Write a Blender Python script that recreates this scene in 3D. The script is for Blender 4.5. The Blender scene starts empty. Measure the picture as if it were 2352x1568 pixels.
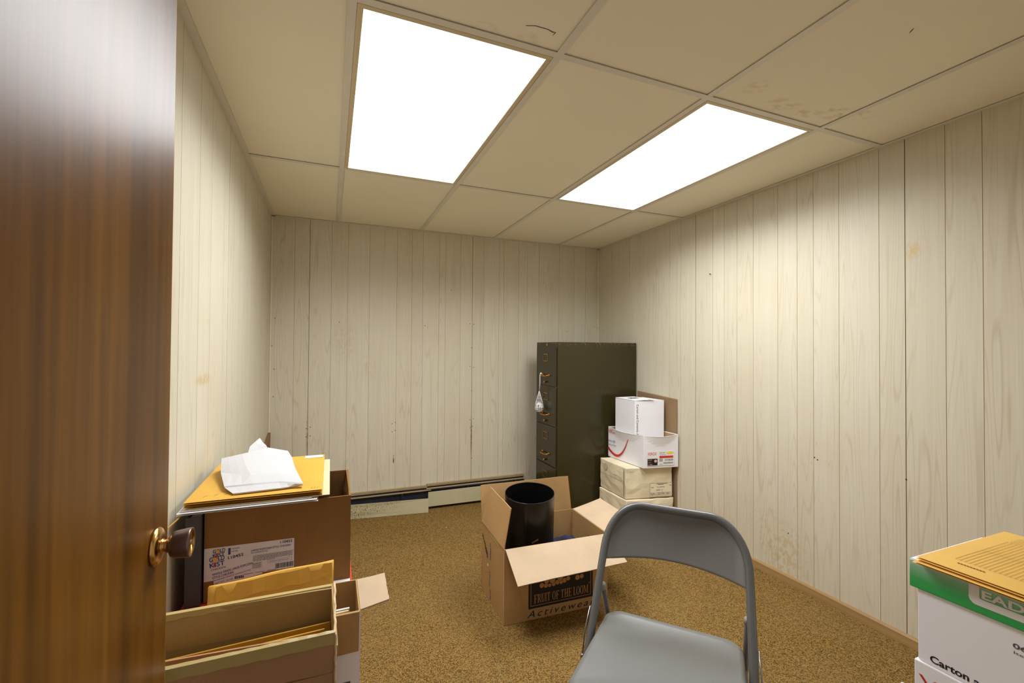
import bpy, math, random
from mathutils import Vector, Matrix
random.seed(7)
sc = bpy.context.scene
COL = sc.collection
V = Vector
XL, XR, YB, YF, ZC = -0.4391, 2.2526, 1.086, -2.40, 2.170

# ------------------------------------------------------------------ materials
def lin(c):
    def f(u):
        u /= 255.0
        return u/12.92 if u <= 0.04045 else ((u+0.055)/1.055)**2.4
    return (f(c[0]), f(c[1]), f(c[2]), 1.0)

class NT:
    def __init__(s, name):
        s.m = bpy.data.materials.new(name); s.m.use_nodes = True
        s.t = s.m.node_tree; s.b = s.t.nodes['Principled BSDF']
        s.out = s.t.nodes['Material Output']
    def n(s, typ, **kw):
        nd = s.t.nodes.new(typ)
        for k, v in kw.items():
            if k in nd.inputs.keys(): nd.inputs[k].default_value = v
            else: setattr(nd, k, v)
        return nd
    def l(s, a, b): s.t.links.new(a, b)
    def math(s, op, a, b=None, clamp=False):
        nd = s.t.nodes.new('ShaderNodeMath'); nd.operation = op; nd.use_clamp = clamp
        for i, x in enumerate((a, b)):
            if x is None: continue
            if isinstance(x, (int, float)): nd.inputs[i].default_value = x
            else: s.l(x, nd.inputs[i])
        return nd.outputs[0]
    def mix(s, f, a, b):
        nd = s.t.nodes.new('ShaderNodeMix'); nd.data_type = 'RGBA'
        for sock, x in ((nd.inputs[0], f), (nd.inputs[6], a), (nd.inputs[7], b)):
            if isinstance(x, (int, float)): sock.default_value = x
            elif isinstance(x, tuple): sock.default_value = x
            else: s.l(x, sock)
        return nd.outputs[2]
    def ramp(s, f, stops):
        nd = s.t.nodes.new('ShaderNodeValToRGB'); e = nd.color_ramp.elements
        while len(e) < len(stops): e.new(0.5)
        for el, (p, c) in zip(e, stops): el.position = p; el.color = c
        s.l(f, nd.inputs[0]); return nd.outputs[0]
    def mapr(s, f, a, b, c=0.0, d=1.0):
        nd = s.t.nodes.new('ShaderNodeMapRange'); nd.clamp = True
        nd.inputs[1].default_value = a; nd.inputs[2].default_value = b
        nd.inputs[3].default_value = c; nd.inputs[4].default_value = d
        s.l(f, nd.inputs[0]); return nd.outputs[0]
    def coords(s, scale=(1, 1, 1), kind='Object'):
        tc = s.t.nodes.new('ShaderNodeTexCoord'); mp = s.t.nodes.new('ShaderNodeMapping')
        mp.inputs['Scale'].default_value = scale
        s.l(tc.outputs[kind], mp.inputs[0]); return mp.outputs[0]
    def noise(s, vec, scale=5.0, detail=2.0, rough=0.5):
        nd = s.t.nodes.new('ShaderNodeTexNoise')
        nd.inputs['Scale'].default_value = scale; nd.inputs['Detail'].default_value = detail
        nd.inputs['Roughness'].default_value = rough
        s.l(vec, nd.inputs['Vector']); return nd.outputs[0]
    def bump(s, h, strength=0.2, dist=0.002):
        nd = s.t.nodes.new('ShaderNodeBump'); nd.inputs['Strength'].default_value = strength
        nd.inputs['Distance'].default_value = dist
        s.l(h, nd.inputs['Height']); s.l(nd.outputs[0], s.b.inputs['Normal'])
    def setup(s, rough=0.6, metal=0.0, spec=0.5, coat=0.0, coat_rough=0.1):
        s.b.inputs['Roughness'].default_value = rough; s.b.inputs['Metallic'].default_value = metal
        s.b.inputs['Specular IOR Level'].default_value = spec
        s.b.inputs['Coat Weight'].default_value = coat; s.b.inputs['Coat Roughness'].default_value = coat_rough

def dk(c, f): return (c[0]*f, c[1]*f, c[2]*f, 1.0)

def mat(name, rgb, rough=0.6, metal=0.0, spec=0.4, var=0.06, vs=9.0, bump=0.0, bs=120.0, coat=0.0, stretch=(1, 1, 1)):
    n = NT(name); n.setup(rough, metal, spec, coat)
    c = lin(rgb)
    f = n.mapr(n.noise(n.coords(stretch), vs, 3.0), 0.3, 0.7)
    n.l(n.mix(f, dk(c, 1-var), dk(c, 1+var)), n.b.inputs['Base Color'])
    if bump: n.bump(n.noise(n.coords(stretch), bs, 3.0), bump, 0.001)
    return n.m

def card(name, rgb, var=0.07):
    n = NT(name); n.setup(0.75, 0.0, 0.25)
    c = lin(rgb)
    a = n.mapr(n.noise(n.coords(), 6.0, 4.0), 0.3, 0.7)
    b = n.mapr(n.noise(n.coords((420, 420, 8)), 1.0, 1.0), 0.35, 0.65)
    base = n.mix(a, dk(c, 1-var), dk(c, 1+var))
    base = n.mix(n.math('MULTIPLY', b, 0.25), base, dk(c, 0.84))
    n.l(base, n.b.inputs['Base Color'])
    n.bump(b, 0.08, 0.001)
    return n.m

def emit(name, rgb, strength):
    n = NT(name); n.t.nodes.remove(n.b)
    e = n.t.nodes.new('ShaderNodeEmission'); e.inputs[0].default_value = rgb; e.inputs[1].default_value = strength
    n.l(e.outputs[0], n.out.inputs[0]); return n.m

def wall_mat(name, stains=()):
    n = NT(name); n.setup(0.42, 0.0, 0.35)
    uv = n.t.nodes.new('ShaderNodeUVMap'); uv.uv_map = 'UVMap'
    at = n.t.nodes.new('ShaderNodeAttribute'); at.attribute_name = 'plank'
    sep = n.t.nodes.new('ShaderNodeSeparateXYZ'); n.l(uv.outputs[0], sep.inputs[0])
    def vec(su, sv, sp):
        c = n.t.nodes.new('ShaderNodeCombineXYZ')
        n.l(n.math('MULTIPLY', sep.outputs[0], su), c.inputs[0])
        n.l(n.math('MULTIPLY', sep.outputs[1], sv), c.inputs[1])
        n.l(n.math('MULTIPLY', at.outputs['Fac'], sp), c.inputs[2]); return c.outputs[0]
    n1 = n.noise(vec(13.0, 0.62, 97.0), 1.0, 1.2, 0.4)
    tri = n.math('ABSOLUTE', n.math('SUBTRACT', n.math('FRACT', n.math('MULTIPLY', n1, 15.0)), 0.5))
    line = n.mapr(tri, 0.0, 0.17, 1.0, 0.0)
    fade = n.mapr(n.noise(vec(9.0, 1.2, 31.0), 1.0, 2.0), 0.38, 0.62)
    line = n.math('MULTIPLY', line, fade)
    streak = n.mapr(n.noise(vec(260.0, 2.2, 53.0), 1.0, 3.0), 0.42, 0.68)
    broad = n.mapr(n.noise(vec(30.0, 0.7, 11.0), 1.0, 2.0), 0.3, 0.7)
    wn = n.t.nodes.new('ShaderNodeTexWhiteNoise'); wn.noise_dimensions = '1D'
    n.l(n.math('MULTIPLY', at.outputs['Fac'], 131.7), wn.inputs['W'])
    base = n.mix(wn.outputs[0], lin(WALL_A), lin(WALL_B))
    base = n.mix(n.math('MULTIPLY', broad, 0.22), base, lin(WALL_G1))
    base = n.mix(n.math('MULTIPLY', streak, 0.24), base, lin(WALL_G2))
    base = n.mix(n.math('MULTIPLY', line, 0.34), base, lin(WALL_G3))
    blot = n.mapr(n.noise(vec(2.3, 2.3, 0.0), 1.0, 3.0), 0.52, 0.8)
    base = n.mix(n.math('MULTIPLY', blot, 0.18), base, lin((190, 172, 138)))
    for (u, v, ru, rv, amt, thr, rgb) in stains:
        du = n.math('DIVIDE', n.math('SUBTRACT', sep.outputs[0], u), ru)
        dv = n.math('DIVIDE', n.math('SUBTRACT', sep.outputs[1], v), rv)
        d = n.math('ADD', n.math('MULTIPLY', du, du), n.math('MULTIPLY', dv, dv))
        m = n.mapr(d, 0.0, 1.0, 1.0, 0.0)
        s = n.mapr(n.noise(vec(42.0, 30.0, 0.0), 1.0, 4.0, 0.65), thr, thr+0.12)
        base = n.mix(n.math('MULTIPLY', n.math('MULTIPLY', m, s), amt), base, lin(rgb))
    n.l(base, n.b.inputs['Base Color'])
    n.bump(streak, 0.05, 0.001)
    return n.m

WALL_A, WALL_B = (210, 204, 184), (215, 210, 192)
WALL_G1, WALL_G2, WALL_G3 = (198, 187, 156), (194, 182, 150), (166, 150, 116)
STREN = 2.2
LAMP_W, LAMP_SPREAD, HALL = 22.4, 152.0, 0.46

m_kraft = card('kraft_cardboard', (180, 144, 96))
m_kraft_in = card('kraft_cardboard_inside', (186, 164, 136))
m_kraft_red = card('reddish_cardboard', (180, 138, 98))
m_kraft_dull = card('dull_cardboard', (176, 150, 100))
m_torn = mat('torn_cardboard_edge', (214, 188, 148), 0.9, var=0.2, vs=60, bump=0.5, bs=300)
m_tape = mat('old_packing_tape', (184, 164, 106), 0.35, spec=0.5, var=0.08)
m_beige = mat('aged_beige_carton', (230, 217, 186), 0.75, var=0.12, vs=7, bump=0.15, bs=40)
m_white = mat('white_carton', (238, 238, 243), 0.55, var=0.015)
m_paper = mat('white_paper', (236, 235, 234), 0.6, var=0.02)
m_white_bright = mat('bright_white_carton', (250, 250, 255), 0.55, var=0.01)
m_cream = mat('cream_card', (214, 190, 152), 0.7, var=0.04)
m_env_pale = mat('buff_envelope', (232, 188, 96), 0.5, spec=0.4, var=0.05, vs=6, bump=0.08, bs=60)
m_env = mat('yellow_envelope', (206, 160, 62), 0.5, spec=0.4, var=0.05, vs=6, bump=0.08, bs=60)
m_env2 = mat('manila_envelope', (222, 172, 74), 0.5, spec=0.4, var=0.05, vs=6, bump=0.08, bs=60)
m_black = mat('black_print', (30, 27, 26), 0.6, var=0.05)
m_ink = mat('grey_print', (92, 90, 96), 0.7, var=0.05)
m_inkl = mat('pale_grey_print', (150, 148, 154), 0.7, var=0.05)
m_navy_ink = mat('navy_print', (42, 52, 112), 0.6, var=0.05)
m_gold_ink = mat('gold_print', (226, 160, 40), 0.6, var=0.05)
m_redink = mat('red_print', (206, 52, 46), 0.55, var=0.06)
m_pinkink = mat('pink_print', (226, 176, 172), 0.55, var=0.05)
m_yelink = mat('yellow_print', (240, 216, 52), 0.55, var=0.05)
m_tanink = mat('unprinted_tan', (182, 134, 84), 0.75, var=0.06)
m_brownink = mat('brown_print', (120, 84, 30), 0.7, var=0.05)
m_red = mat('red_carton', (196, 58, 34), 0.55, var=0.08)
m_blueink = mat('blue_smudge', (84, 88, 112), 0.6, var=0.2, vs=80)
m_dgreen = mat('dark_green_print', (44, 66, 58), 0.6, var=0.1)
m_chair = mat('grey_enamel', (114, 114, 111), 0.33, spec=0.5, var=0.03, vs=14)
m_chair_tube = mat('grey_enamel_tube', (98, 98, 97), 0.28, spec=0.55, var=0.03, vs=14)
m_cap = mat('pale_grey_plastic', (150, 148, 144), 0.5, var=0.04)
m_rubber = mat('dark_rubber', (40, 39, 38), 0.8, var=0.05)
m_steel = mat('bare_steel', (150, 150, 152), 0.3, metal=1.0, var=0.05)
m_brass = mat('aged_brass', (196, 148, 76), 0.28, metal=1.0, var=0.12, vs=60)
m_brass_pol = mat('polished_brass', (214, 168, 104), 0.22, metal=1.0, var=0.08, vs=60)
m_bronze = mat('brown_bronze', (122, 104, 96), 0.28, metal=0.7, var=0.06)
m_bin = mat('black_plastic', (17, 16, 16), 0.32, spec=0.5, var=0.1)
m_navy = mat('navy_cloth', (40, 44, 66), 0.85, var=0.12, vs=30)
m_binder = mat('charcoal_vinyl', (66, 62, 62), 0.4, var=0.05)
m_foam = NT('white_foam_sheet'); m_foam.setup(0.6, 0.0, 0.3)
m_foam.b.inputs['Base Color'].default_value = lin((194, 194, 197)); m_foam.b.inputs['Subsurface Weight'].default_value = 0.15
m_foam.b.inputs['Subsurface Radius'].default_value = (0.01, 0.01, 0.01)
m_foam.bump(m_foam.noise(m_foam.coords(), 90.0, 4.0), 0.25, 0.002); m_foam = m_foam.m
m_net = mat('white_net', (226, 224, 220), 0.7, var=0.03)
m_groove = mat('panel_groove', (186, 171, 140), 0.8, var=0.1)
m_seam = mat('panel_seam', (122, 105, 78), 0.8, var=0.1)
m_hole = mat('nail_hole', (58, 42, 26), 0.9, var=0.2)
m_trim = mat('cream_corner_trim', (222, 214, 192), 0.5, var=0.03)
def tile_mat():
    n = NT('ceiling_tile'); n.setup(0.85, 0, 0.15)
    c = lin((246, 240, 222)); co = n.coords()
    base = n.mix(n.mapr(n.noise(co, 3.0, 3.0), 0.3, 0.7), dk(c, 0.975), dk(c, 1.0))
    sp = n.t.nodes.new('ShaderNodeSeparateXYZ'); n.l(co, sp.inputs[0])
    for x, y, rx, ry, a in ((1.527,-1.287,0.10,0.05,0.45), (1.663,-1.28,0.07,0.035,0.5), (1.77,-1.33,0.10,0.06,0.5), (1.33,-1.33,0.05,0.05,0.4), (0.50,-1.25,0.06,0.04,0.35), (0.355,-1.245,0.05,0.025,0.4), (1.88,-1.36,0.06,0.04,0.4)):
        dx = n.math('DIVIDE', n.math('SUBTRACT', sp.outputs[0], x), rx); dy = n.math('DIVIDE', n.math('SUBTRACT', sp.outputs[1], y), ry)
        m = n.mapr(n.math('ADD', n.math('MULTIPLY', dx, dx), n.math('MULTIPLY', dy, dy)), 0.0, 1.0, 1.0, 0.0)
        k = n.mapr(n.noise(n.coords((22, 40, 1)), 1.0, 3.0), 0.46, 0.62)
        base = n.mix(n.math('MULTIPLY', n.math('MULTIPLY', m, k), a), base, lin((206, 172, 120)))
    n.l(base, n.b.inputs['Base Color']); n.bump(n.noise(co, 190.0, 3.0), 0.12, 0.001); return n.m
m_tile = tile_mat()
m_grid = mat('ceiling_grid_metal', (226, 222, 212), 0.45, var=0.03)
m_gap = mat('ceiling_grid_gap', (112, 98, 76), 0.9, var=0.05)
m_fix = mat('light_frame', (214, 198, 164), 0.4, var=0.03)
m_light = emit('light_diffuser', (0.985, 0.99, 1.0, 1.0), STREN)
m_heat = mat('heater_enamel', (190, 184, 150), 0.45, var=0.05)
m_heat_tan = mat('heater_cover_enamel', (162, 142, 104), 0.5, var=0.1, vs=30)
m_heat_in = mat('heater_interior', (38, 40, 50), 0.5, var=0.2)
m_heat_blue = mat('heater_back_plate', (84, 86, 102), 0.5, var=0.1)
m_jamb = mat('painted_jamb', (150, 104, 62), 0.4, var=0.1, vs=20)
m_plain = mat('plain_wall_paint', (205, 196, 176), 0.7, var=0.02)
m_plank = mat('brown_board', (132, 98, 66), 0.7, var=0.15, vs=25)

def rusty_heater():
    n = NT('rust_flecked_enamel'); n.setup(0.45, 0, 0.4)
    f = n.mapr(n.noise(n.coords(), 150.0, 4.0, 0.65), 0.50, 0.60)
    sp = n.t.nodes.new('ShaderNodeSeparateXYZ'); n.l(n.coords(), sp.inputs[0])
    g = n.math('MULTIPLY', n.mapr(sp.outputs[0], 0.02, -0.18), n.mapr(n.noise(n.coords((6, 6, 14)), 1.0, 2.0), 0.36, 0.56))
    n.l(n.mix(n.math('MULTIPLY', f, g), lin((190, 184, 150)), lin((132, 102, 58))), n.b.inputs['Base Color']); return n.m
m_heat_rust = rusty_heater()

def cabinet_mat():
    n = NT('olive_enamel'); n.setup(0.2, 0, 0.36)
    sp = n.t.nodes.new('ShaderNodeSeparateXYZ'); n.l(n.coords(), sp.inputs[0])
    top = n.mapr(sp.outputs[2], 1.262, 1.300)
    ch = n.mapr(n.noise(n.coords(), 140.0, 4.0, 0.7), 0.60, 0.64)
    base = n.mix(n.noise(n.coords(), 4.0, 3.0), lin((51, 46, 23)), lin((56, 50, 26)))
    n.l(n.mix(n.math('MULTIPLY', n.math('MULTIPLY', top, ch), 0.8), base, lin((176, 172, 152))), n.b.inputs['Base Color'])
    n.bump(n.noise(n.coords(), 3.0, 1.0), 0.05, 0.01)
    return n.m
m_cab = cabinet_mat()

def carpet_mat():
    n = NT('loop_carpet'); n.setup(0.95, 0, 0.1)
    v = n.t.nodes.new('ShaderNodeTexVoronoi'); v.inputs['Scale'].default_value = 290.0
    n.l(n.coords((1, 1, 0.2)), v.inputs['Vector'])
    hs = n.t.nodes.new('ShaderNodeSeparateColor'); n.l(v.outputs['Color'], hs.inputs[0])
    c1 = n.ramp(hs.outputs[0], [(0.0, lin((74, 54, 26))), (0.30, lin((106, 82, 40))), (0.55, lin((150, 119, 62))), (1.0, lin((174, 143, 84)))])
    nf = n.noise(n.coords(), 430.0, 2.0)
    c2 = n.mix(n.mapr(nf, 0.40, 0.62, 0.0, 0.65), c1, lin((84, 58, 28)))
    big = n.mapr(n.noise(n.coords(), 2.4, 3.0), 0.35, 0.7)
    c3 = n.mix(n.math('MULTIPLY', big, 0.22), c2, lin((142, 116, 76)))
    n.l(c3, n.b.inputs['Base Color'])
    n.bump(v.outputs['Distance'], 0.6, 0.004)
    return n.m
m_carpet = carpet_mat()

def wood_mat(name, a, b, c, axis, rough, coat=0.0, f=1.0, bmp=0.0, spec=0.36):
    n = NT(name); n.setup(rough, 0, spec, coat, 0.2)
    sc1 = [38*f, 38*f, 38*f]; sc1[axis] = 1.3*f
    sc2 = [9*f, 9*f, 9*f]; sc2[axis] = 0.5*f
    g1 = n.mapr(n.noise(n.coords(tuple(sc1)), 1.0, 4.0, 0.6), 0.36, 0.66)
    g2 = n.mapr(n.noise(n.coords(tuple(sc2)), 1.0, 2.0), 0.34, 0.66)
    base = n.mix(g2, lin(a), lin(b))
    n.l(n.mix(n.math('MULTIPLY', g1, 0.55), base, lin(c)), n.b.inputs['Base Color'])
    if bmp: n.bump(g1, bmp, 0.002)
    return n.m
m_door = wood_mat('door_veneer', (104, 63, 7), (132, 86, 20), (58, 30, 2), 2, 0.34, 0.0, 1.0, 0.04, 0.27)
m_dooredge = wood_mat('door_edge', (150, 104, 60), (170, 122, 74), (110, 74, 40), 2, 0.45)
m_bb = wood_mat('oak_baseboard', (188, 156, 106), (174, 142, 92), (136, 104, 62), 1, 0.45)

def lid_mat():
    n = NT('green_fade_print'); n.setup(0.5, 0, 0.4)
    sp = n.t.nodes.new('ShaderNodeSeparateXYZ'); n.l(n.coords(), sp.inputs[0])
    z = n.mapr(sp.outputs[2], 0.0, 0.060)
    n.l(n.ramp(z, [(0.0, lin((54, 172, 84))), (0.35, lin((70, 174, 98))), (0.75, lin((146, 198, 160))), (1.0, lin((206, 226, 214)))]), n.b.inputs['Base Color']); return n.m
m_lid = lid_mat()

# ------------------------------------------------------------------ mesh building
class MB:
    def __init__(s): s.v = []; s.f = []; s.mi = []
    def add(s, vs, fs, mi=0):
        o = len(s.v); s.v += [V(p) for p in vs]
        for f in fs: s.f.append([i+o for i in f]); s.mi.append(mi)
        return s
    def hexa(s, p, mi=0):   # 4 bottom + 4 top corners
        return s.add(p, [(3,2,1,0),(4,5,6,7),(0,1,5,4),(1,2,6,5),(2,3,7,6),(3,0,4,7)], mi)
    def box(s, x0, x1, y0, y1, z0, z1, mi=0):
        return s.hexa([(x0,y0,z0),(x1,y0,z0),(x1,y1,z0),(x0,y1,z0),(x0,y0,z1),(x1,y0,z1),(x1,y1,z1),(x0,y1,z1)], mi)
    def slab(s, poly, th, mi=0):     # polygon extruded by vector th
        n = len(poly); P = [V(p) for p in poly]; Q = [p+V(th) for p in P]
        fs = [tuple(range(n))[::-1], tuple(range(n, 2*n))] + [(i, (i+1) % n, n+(i+1) % n, n+i) for i in range(n)]
        return s.add(P+Q, fs, mi)
    def poly(s, pts, mi=0): return s.add(pts, [tuple(range(len(pts)))], mi)
    def grid(s, G, mi=0, closed=False):
        r, c = len(G), len(G[0]); vs = [p for row in G for p in row]; fs = []
        for i in range(r-1):
            for j in range(c if closed else c-1):
                k = (j+1) % c
                fs.append((i*c+j, i*c+k, (i+1)*c+k, (i+1)*c+j))
        return s.add(vs, fs, mi)
    def tube(s, path, r, seg=10, mi=0, cap=True, flat=1.0):
        P = [V(p) for p in path]; rows = []; up = None
        for i, p in enumerate(P):
            t = (P[min(i+1, len(P)-1)]-P[max(i-1, 0)]).normalized()
            if up is None:
                up = V((0, 0, 1)) if abs(t.z) < 0.9 else V((1, 0, 0))
            a = t.cross(up).normalized(); b = a.cross(t).normalized(); up = b
            rr = r[i] if isinstance(r, (list, tuple)) else r
            rows.append([p + a*math.cos(2*math.pi*k/seg)*rr + b*math.sin(2*math.pi*k/seg)*rr*flat for k in range(seg)])
        s.grid(rows, mi, True)
        if cap:
            s.poly(rows[0][::-1], mi); s.poly(rows[-1], mi)
        return s
    def lathe(s, prof, origin, axis, seg=32, mi=0, cap=True):   # prof: (distance along axis, radius)
        ax = V(axis).normalized(); h = V((0, 0, 1)) if abs(ax.z) < 0.9 else V((1, 0, 0))
        a = ax.cross(h).normalized(); b = ax.cross(a).normalized(); O = V(origin)
        rows = [[O+ax*d+(a*math.cos(2*math.pi*k/seg)+b*math.sin(2*math.pi*k/seg))*r for k in range(seg)] for d, r in prof]
        s.grid(rows, mi, True)
        if cap:
            s.poly(rows[0][::-1], mi); s.poly(rows[-1], mi)
        return s

OFF = {}
def link(name, mb, mats, parent=None, loc=None, smooth=False, bevel=0.0, seg=2, solid=0.0, autosm=None, sub=0):
    off = OFF[parent.name] if parent is not None else V(loc if loc is not None else (0, 0, 0))
    me = bpy.data.meshes.new(name)
    me.from_pydata([tuple(p-off) for p in mb.v], [], mb.f)
    for m in (mats if isinstance(mats, (list, tuple)) else [mats]): me.materials.append(m)
    me.polygons.foreach_set('material_index', mb.mi)
    if smooth: me.polygons.foreach_set('use_smooth', [True]*len(me.polygons))
    me.update()
    import bmesh
    bm = bmesh.new(); bm.from_mesh(me); bmesh.ops.remove_doubles(bm, verts=bm.verts, dist=1e-5)
    bmesh.ops.recalc_face_normals(bm, faces=bm.faces); bm.to_mesh(me); bm.free()
    o = bpy.data.objects.new(name, me); COL.objects.link(o)
    if parent is not None: o.parent = parent
    else: o.location = off
    OFF[o.name] = off
    if solid:
        md = o.modifiers.new('thickness', 'SOLIDIFY'); md.thickness = solid; md.offset = 0
    if bevel:
        md = o.modifiers.new('bevel', 'BEVEL'); md.width = bevel; md.segments = seg; md.limit_method = 'ANGLE'; md.angle_limit = math.radians(40)
    if sub:
        md = o.modifiers.new('subdivide', 'SUBSURF'); md.levels = sub; md.render_levels = sub
    return o

def tag(o, label, cat, group=None):
    o['label'] = label; o['category'] = cat
    if group: o['group'] = group
    return o
def thing(name, loc, label, cat, group=None):
    o = bpy.data.objects.new(name, None); COL.objects.link(o); o.location = loc
    o.empty_display_size = 0.05; OFF[o.name] = V(loc)
    return tag(o, label, cat, group)
def struct(o): o['kind'] = 'structure'; return o

_cap = {}
def text(mb, s, P, R, U, mi=0, shear=0.0, bold=0.0, spacing=1.0, lift=0.0004):
    """lettering fitted between P and P+R, capitals as tall as U"""
    cu = bpy.data.curves.new('t', 'FONT'); cu.body = 'H' ; cu.size = 1.0
    ob = bpy.data.objects.new('t', cu); COL.objects.link(ob)
    def mesh():
        bpy.context.view_layer.update()
        dg = bpy.context.evaluated_depsgraph_get(); e = ob.evaluated_get(dg); m = e.to_mesh()
        vs = [v.co.copy() for v in m.vertices]; fs = [tuple(p.vertices) for p in m.polygons]; e.to_mesh_clear(); return vs, fs
    if 'H' not in _cap:
        vs, _ = mesh(); _cap['H'] = max(v.y for v in vs)
    cu.body = s; cu.shear = shear; cu.offset = bold; cu.space_character = spacing; cu.resolution_u = 4
    vs, fs = mesh()
    bpy.data.objects.remove(ob); bpy.data.curves.remove(cu)
    x0 = min(v.x for v in vs); x1 = max(v.x for v in vs); h = _cap['H']
    P, R, U = V(P), V(R), V(U); N = R.cross(U).normalized()*lift
    mb.add([P + R*((v.x-x0)/(x1-x0)) + U*(v.y/h) + N for v in vs], fs, mi)
    return mb
def quad(mb, P, R, U, a, b, c, d, mi=0, lift=0.0003):
    """rectangle a..b along R, c..d along U (metres), R and U unit vectors"""
    P, R, U = V(P), V(R), V(U); N = R.cross(U).normalized()*lift
    return mb.poly([P+R*a+U*c+N, P+R*b+U*c+N, P+R*b+U*d+N, P+R*a+U*d+N], mi)
def disc(mb, P, R, U, u, v, ru, rv, mi=0, lift=0.0004, n=20, a0=0.0, a1=2*math.pi):
    P, R, U = V(P), V(R), V(U); N = R.cross(U).normalized()*lift
    return mb.poly([P+R*(u+ru*math.cos(a0+(a1-a0)*k/n))+U*(v+rv*math.sin(a0+(a1-a0)*k/n))+N for k in range(n)], mi)
def strip(mb, pts, wid, N, mi=0):
    """flat ribbon through pts with widths wid, lying in the plane of normal N"""
    P = [V(p) for p in pts]; N = V(N).normalized(); L = []; Rr = []
    for i, p in enumerate(P):
        t = (P[min(i+1, len(P)-1)]-P[max(i-1, 0)]).normalized(); s = t.cross(N)
        w = wid[i] if isinstance(wid, (list, tuple)) else wid
        L.append(p+s*w/2+N*0.0004); Rr.append(p-s*w/2+N*0.0004)
    return mb.grid([L, Rr], mi)
def barcode(mb, P, R, U, a, b, c, d, mi=0):
    x = a
    while x < b-0.001:
        w = random.choice((0.0008, 0.0012, 0.002)); quad(mb, P, R, U, x, min(x+w, b), c, d, mi); x += w + random.choice((0.0008, 0.0014))

def ring(mb, P, R, U, u, v, ru, rv, t, mi=0, lift=0.0008, a0=0.0, a1=360.0, n=24, tv=None):
    P, R, U = V(P), V(R), V(U); N = R.cross(U).normalized()*lift; tv = t if tv is None else tv; A, B = [], []
    for k in range(n+1):
        a = math.radians(a0+(a1-a0)*k/n); c, s_ = math.cos(a), math.sin(a)
        A.append(P+R*(u+ru*c)+U*(v+rv*s_)+N); B.append(P+R*(u+(ru-t)*c)+U*(v+(rv-tv)*s_)+N)
    return mb.grid([A, B], mi)
SER = {  # serif capitals in a 1 x 1 cell: rectangles (x0,x1,y0,y1) and arcs (cx,cy,rx,ry,thick,tv,a0,a1), then the advance width
 'F': ([(.10,.26,0,1),(0,.38,0,.05),(0,.62,.95,1),(.56,.62,.78,1),(.26,.46,.48,.54),(.42,.47,.40,.62)], [], .68),
 'R': ([(.10,.26,0,1),(0,.36,0,.05),(0,.40,.95,1),(.26,.40,.46,.51)], [(.36,.73,.27,.27,.15,.05,-90,90)], .78),
 'U': ([(.10,.26,.28,1),(0,.36,.95,1),(.56,.62,.28,1),(.46,.72,.95,1)], [(.36,.29,.26,.30,.14,.06,180,360)], .78),
 'I': ([(.10,.26,0,1),(0,.36,0,.05),(0,.36,.95,1)], [], .44),
 'T': ([(.26,.42,0,1),(.16,.52,0,.05),(0,.68,.94,1),(0,.05,.76,1),(.63,.68,.76,1)], [], .74),
 'O': ([], [(.36,.5,.36,.52,.15,.05,0,360)], .80),
 'H': ([(.10,.26,0,1),(0,.36,0,.05),(0,.36,.95,1),(.56,.72,0,1),(.46,.82,0,.05),(.46,.82,.95,1),(.26,.56,.48,.54)], [], .88),
 'E': ([(.10,.26,0,1),(0,.62,0,.05),(0,.62,.95,1),(.57,.62,.78,1),(.57,.63,0,.24),(.26,.46,.48,.54),(.42,.47,.40,.62)], [], .70),
 'L': ([(.10,.26,0,1),(0,.62,0,.05),(0,.36,.95,1),(.57,.63,0,.26)], [], .68),
 'M': ([(.06,.12,0,1),(0,.22,0,.05),(0,.22,.95,1),(.76,.92,0,1),(.66,1.0,0,.05),(.74,1.0,.95,1)], [], 1.06), ' ': ([], [], .34)}
def serif(mb, s, P, R, U):
    tot = sum(SER[c][2] for c in s); P, R, U = V(P), V(R), V(U); L = R.length; h = U.length; r, u = R.normalized(), U.normalized(); sx = L/tot; x = 0
    N = r.cross(u)*0.0008
    for c in s:
        Q = P+r*(x*sx)
        for a0, a1, b0, b1 in SER[c][0]: quad(mb, Q, r, u, a0*sx, a1*sx, b0*h, b1*h, lift=0.0008)
        for cx, cy, rx, ry, t, tv, a0, a1 in SER[c][1]: ring(mb, Q, r*sx, u*h, cx, cy, rx, ry, t, 0, 0.0008, a0, a1, 24, tv)
        if c == 'R': mb.poly([Q+r*sx*a+u*h*b+N for a, b in ((.34,.47),(.60,.04),(.60,0),(.80,0),(.80,.05),(.74,.05),(.50,.47))])
        if c == 'M':
            mb.poly([Q+r*sx*a+u*h*b+N for a, b in ((.08,1),(.24,1),(.52,.22),(.46,.02))]); mb.poly([Q+r*sx*a+u*h*b+N for a, b in ((.46,.02),(.52,.22),(.76,1),(.80,1))])
        x += SER[c][2]
    return mb

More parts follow.
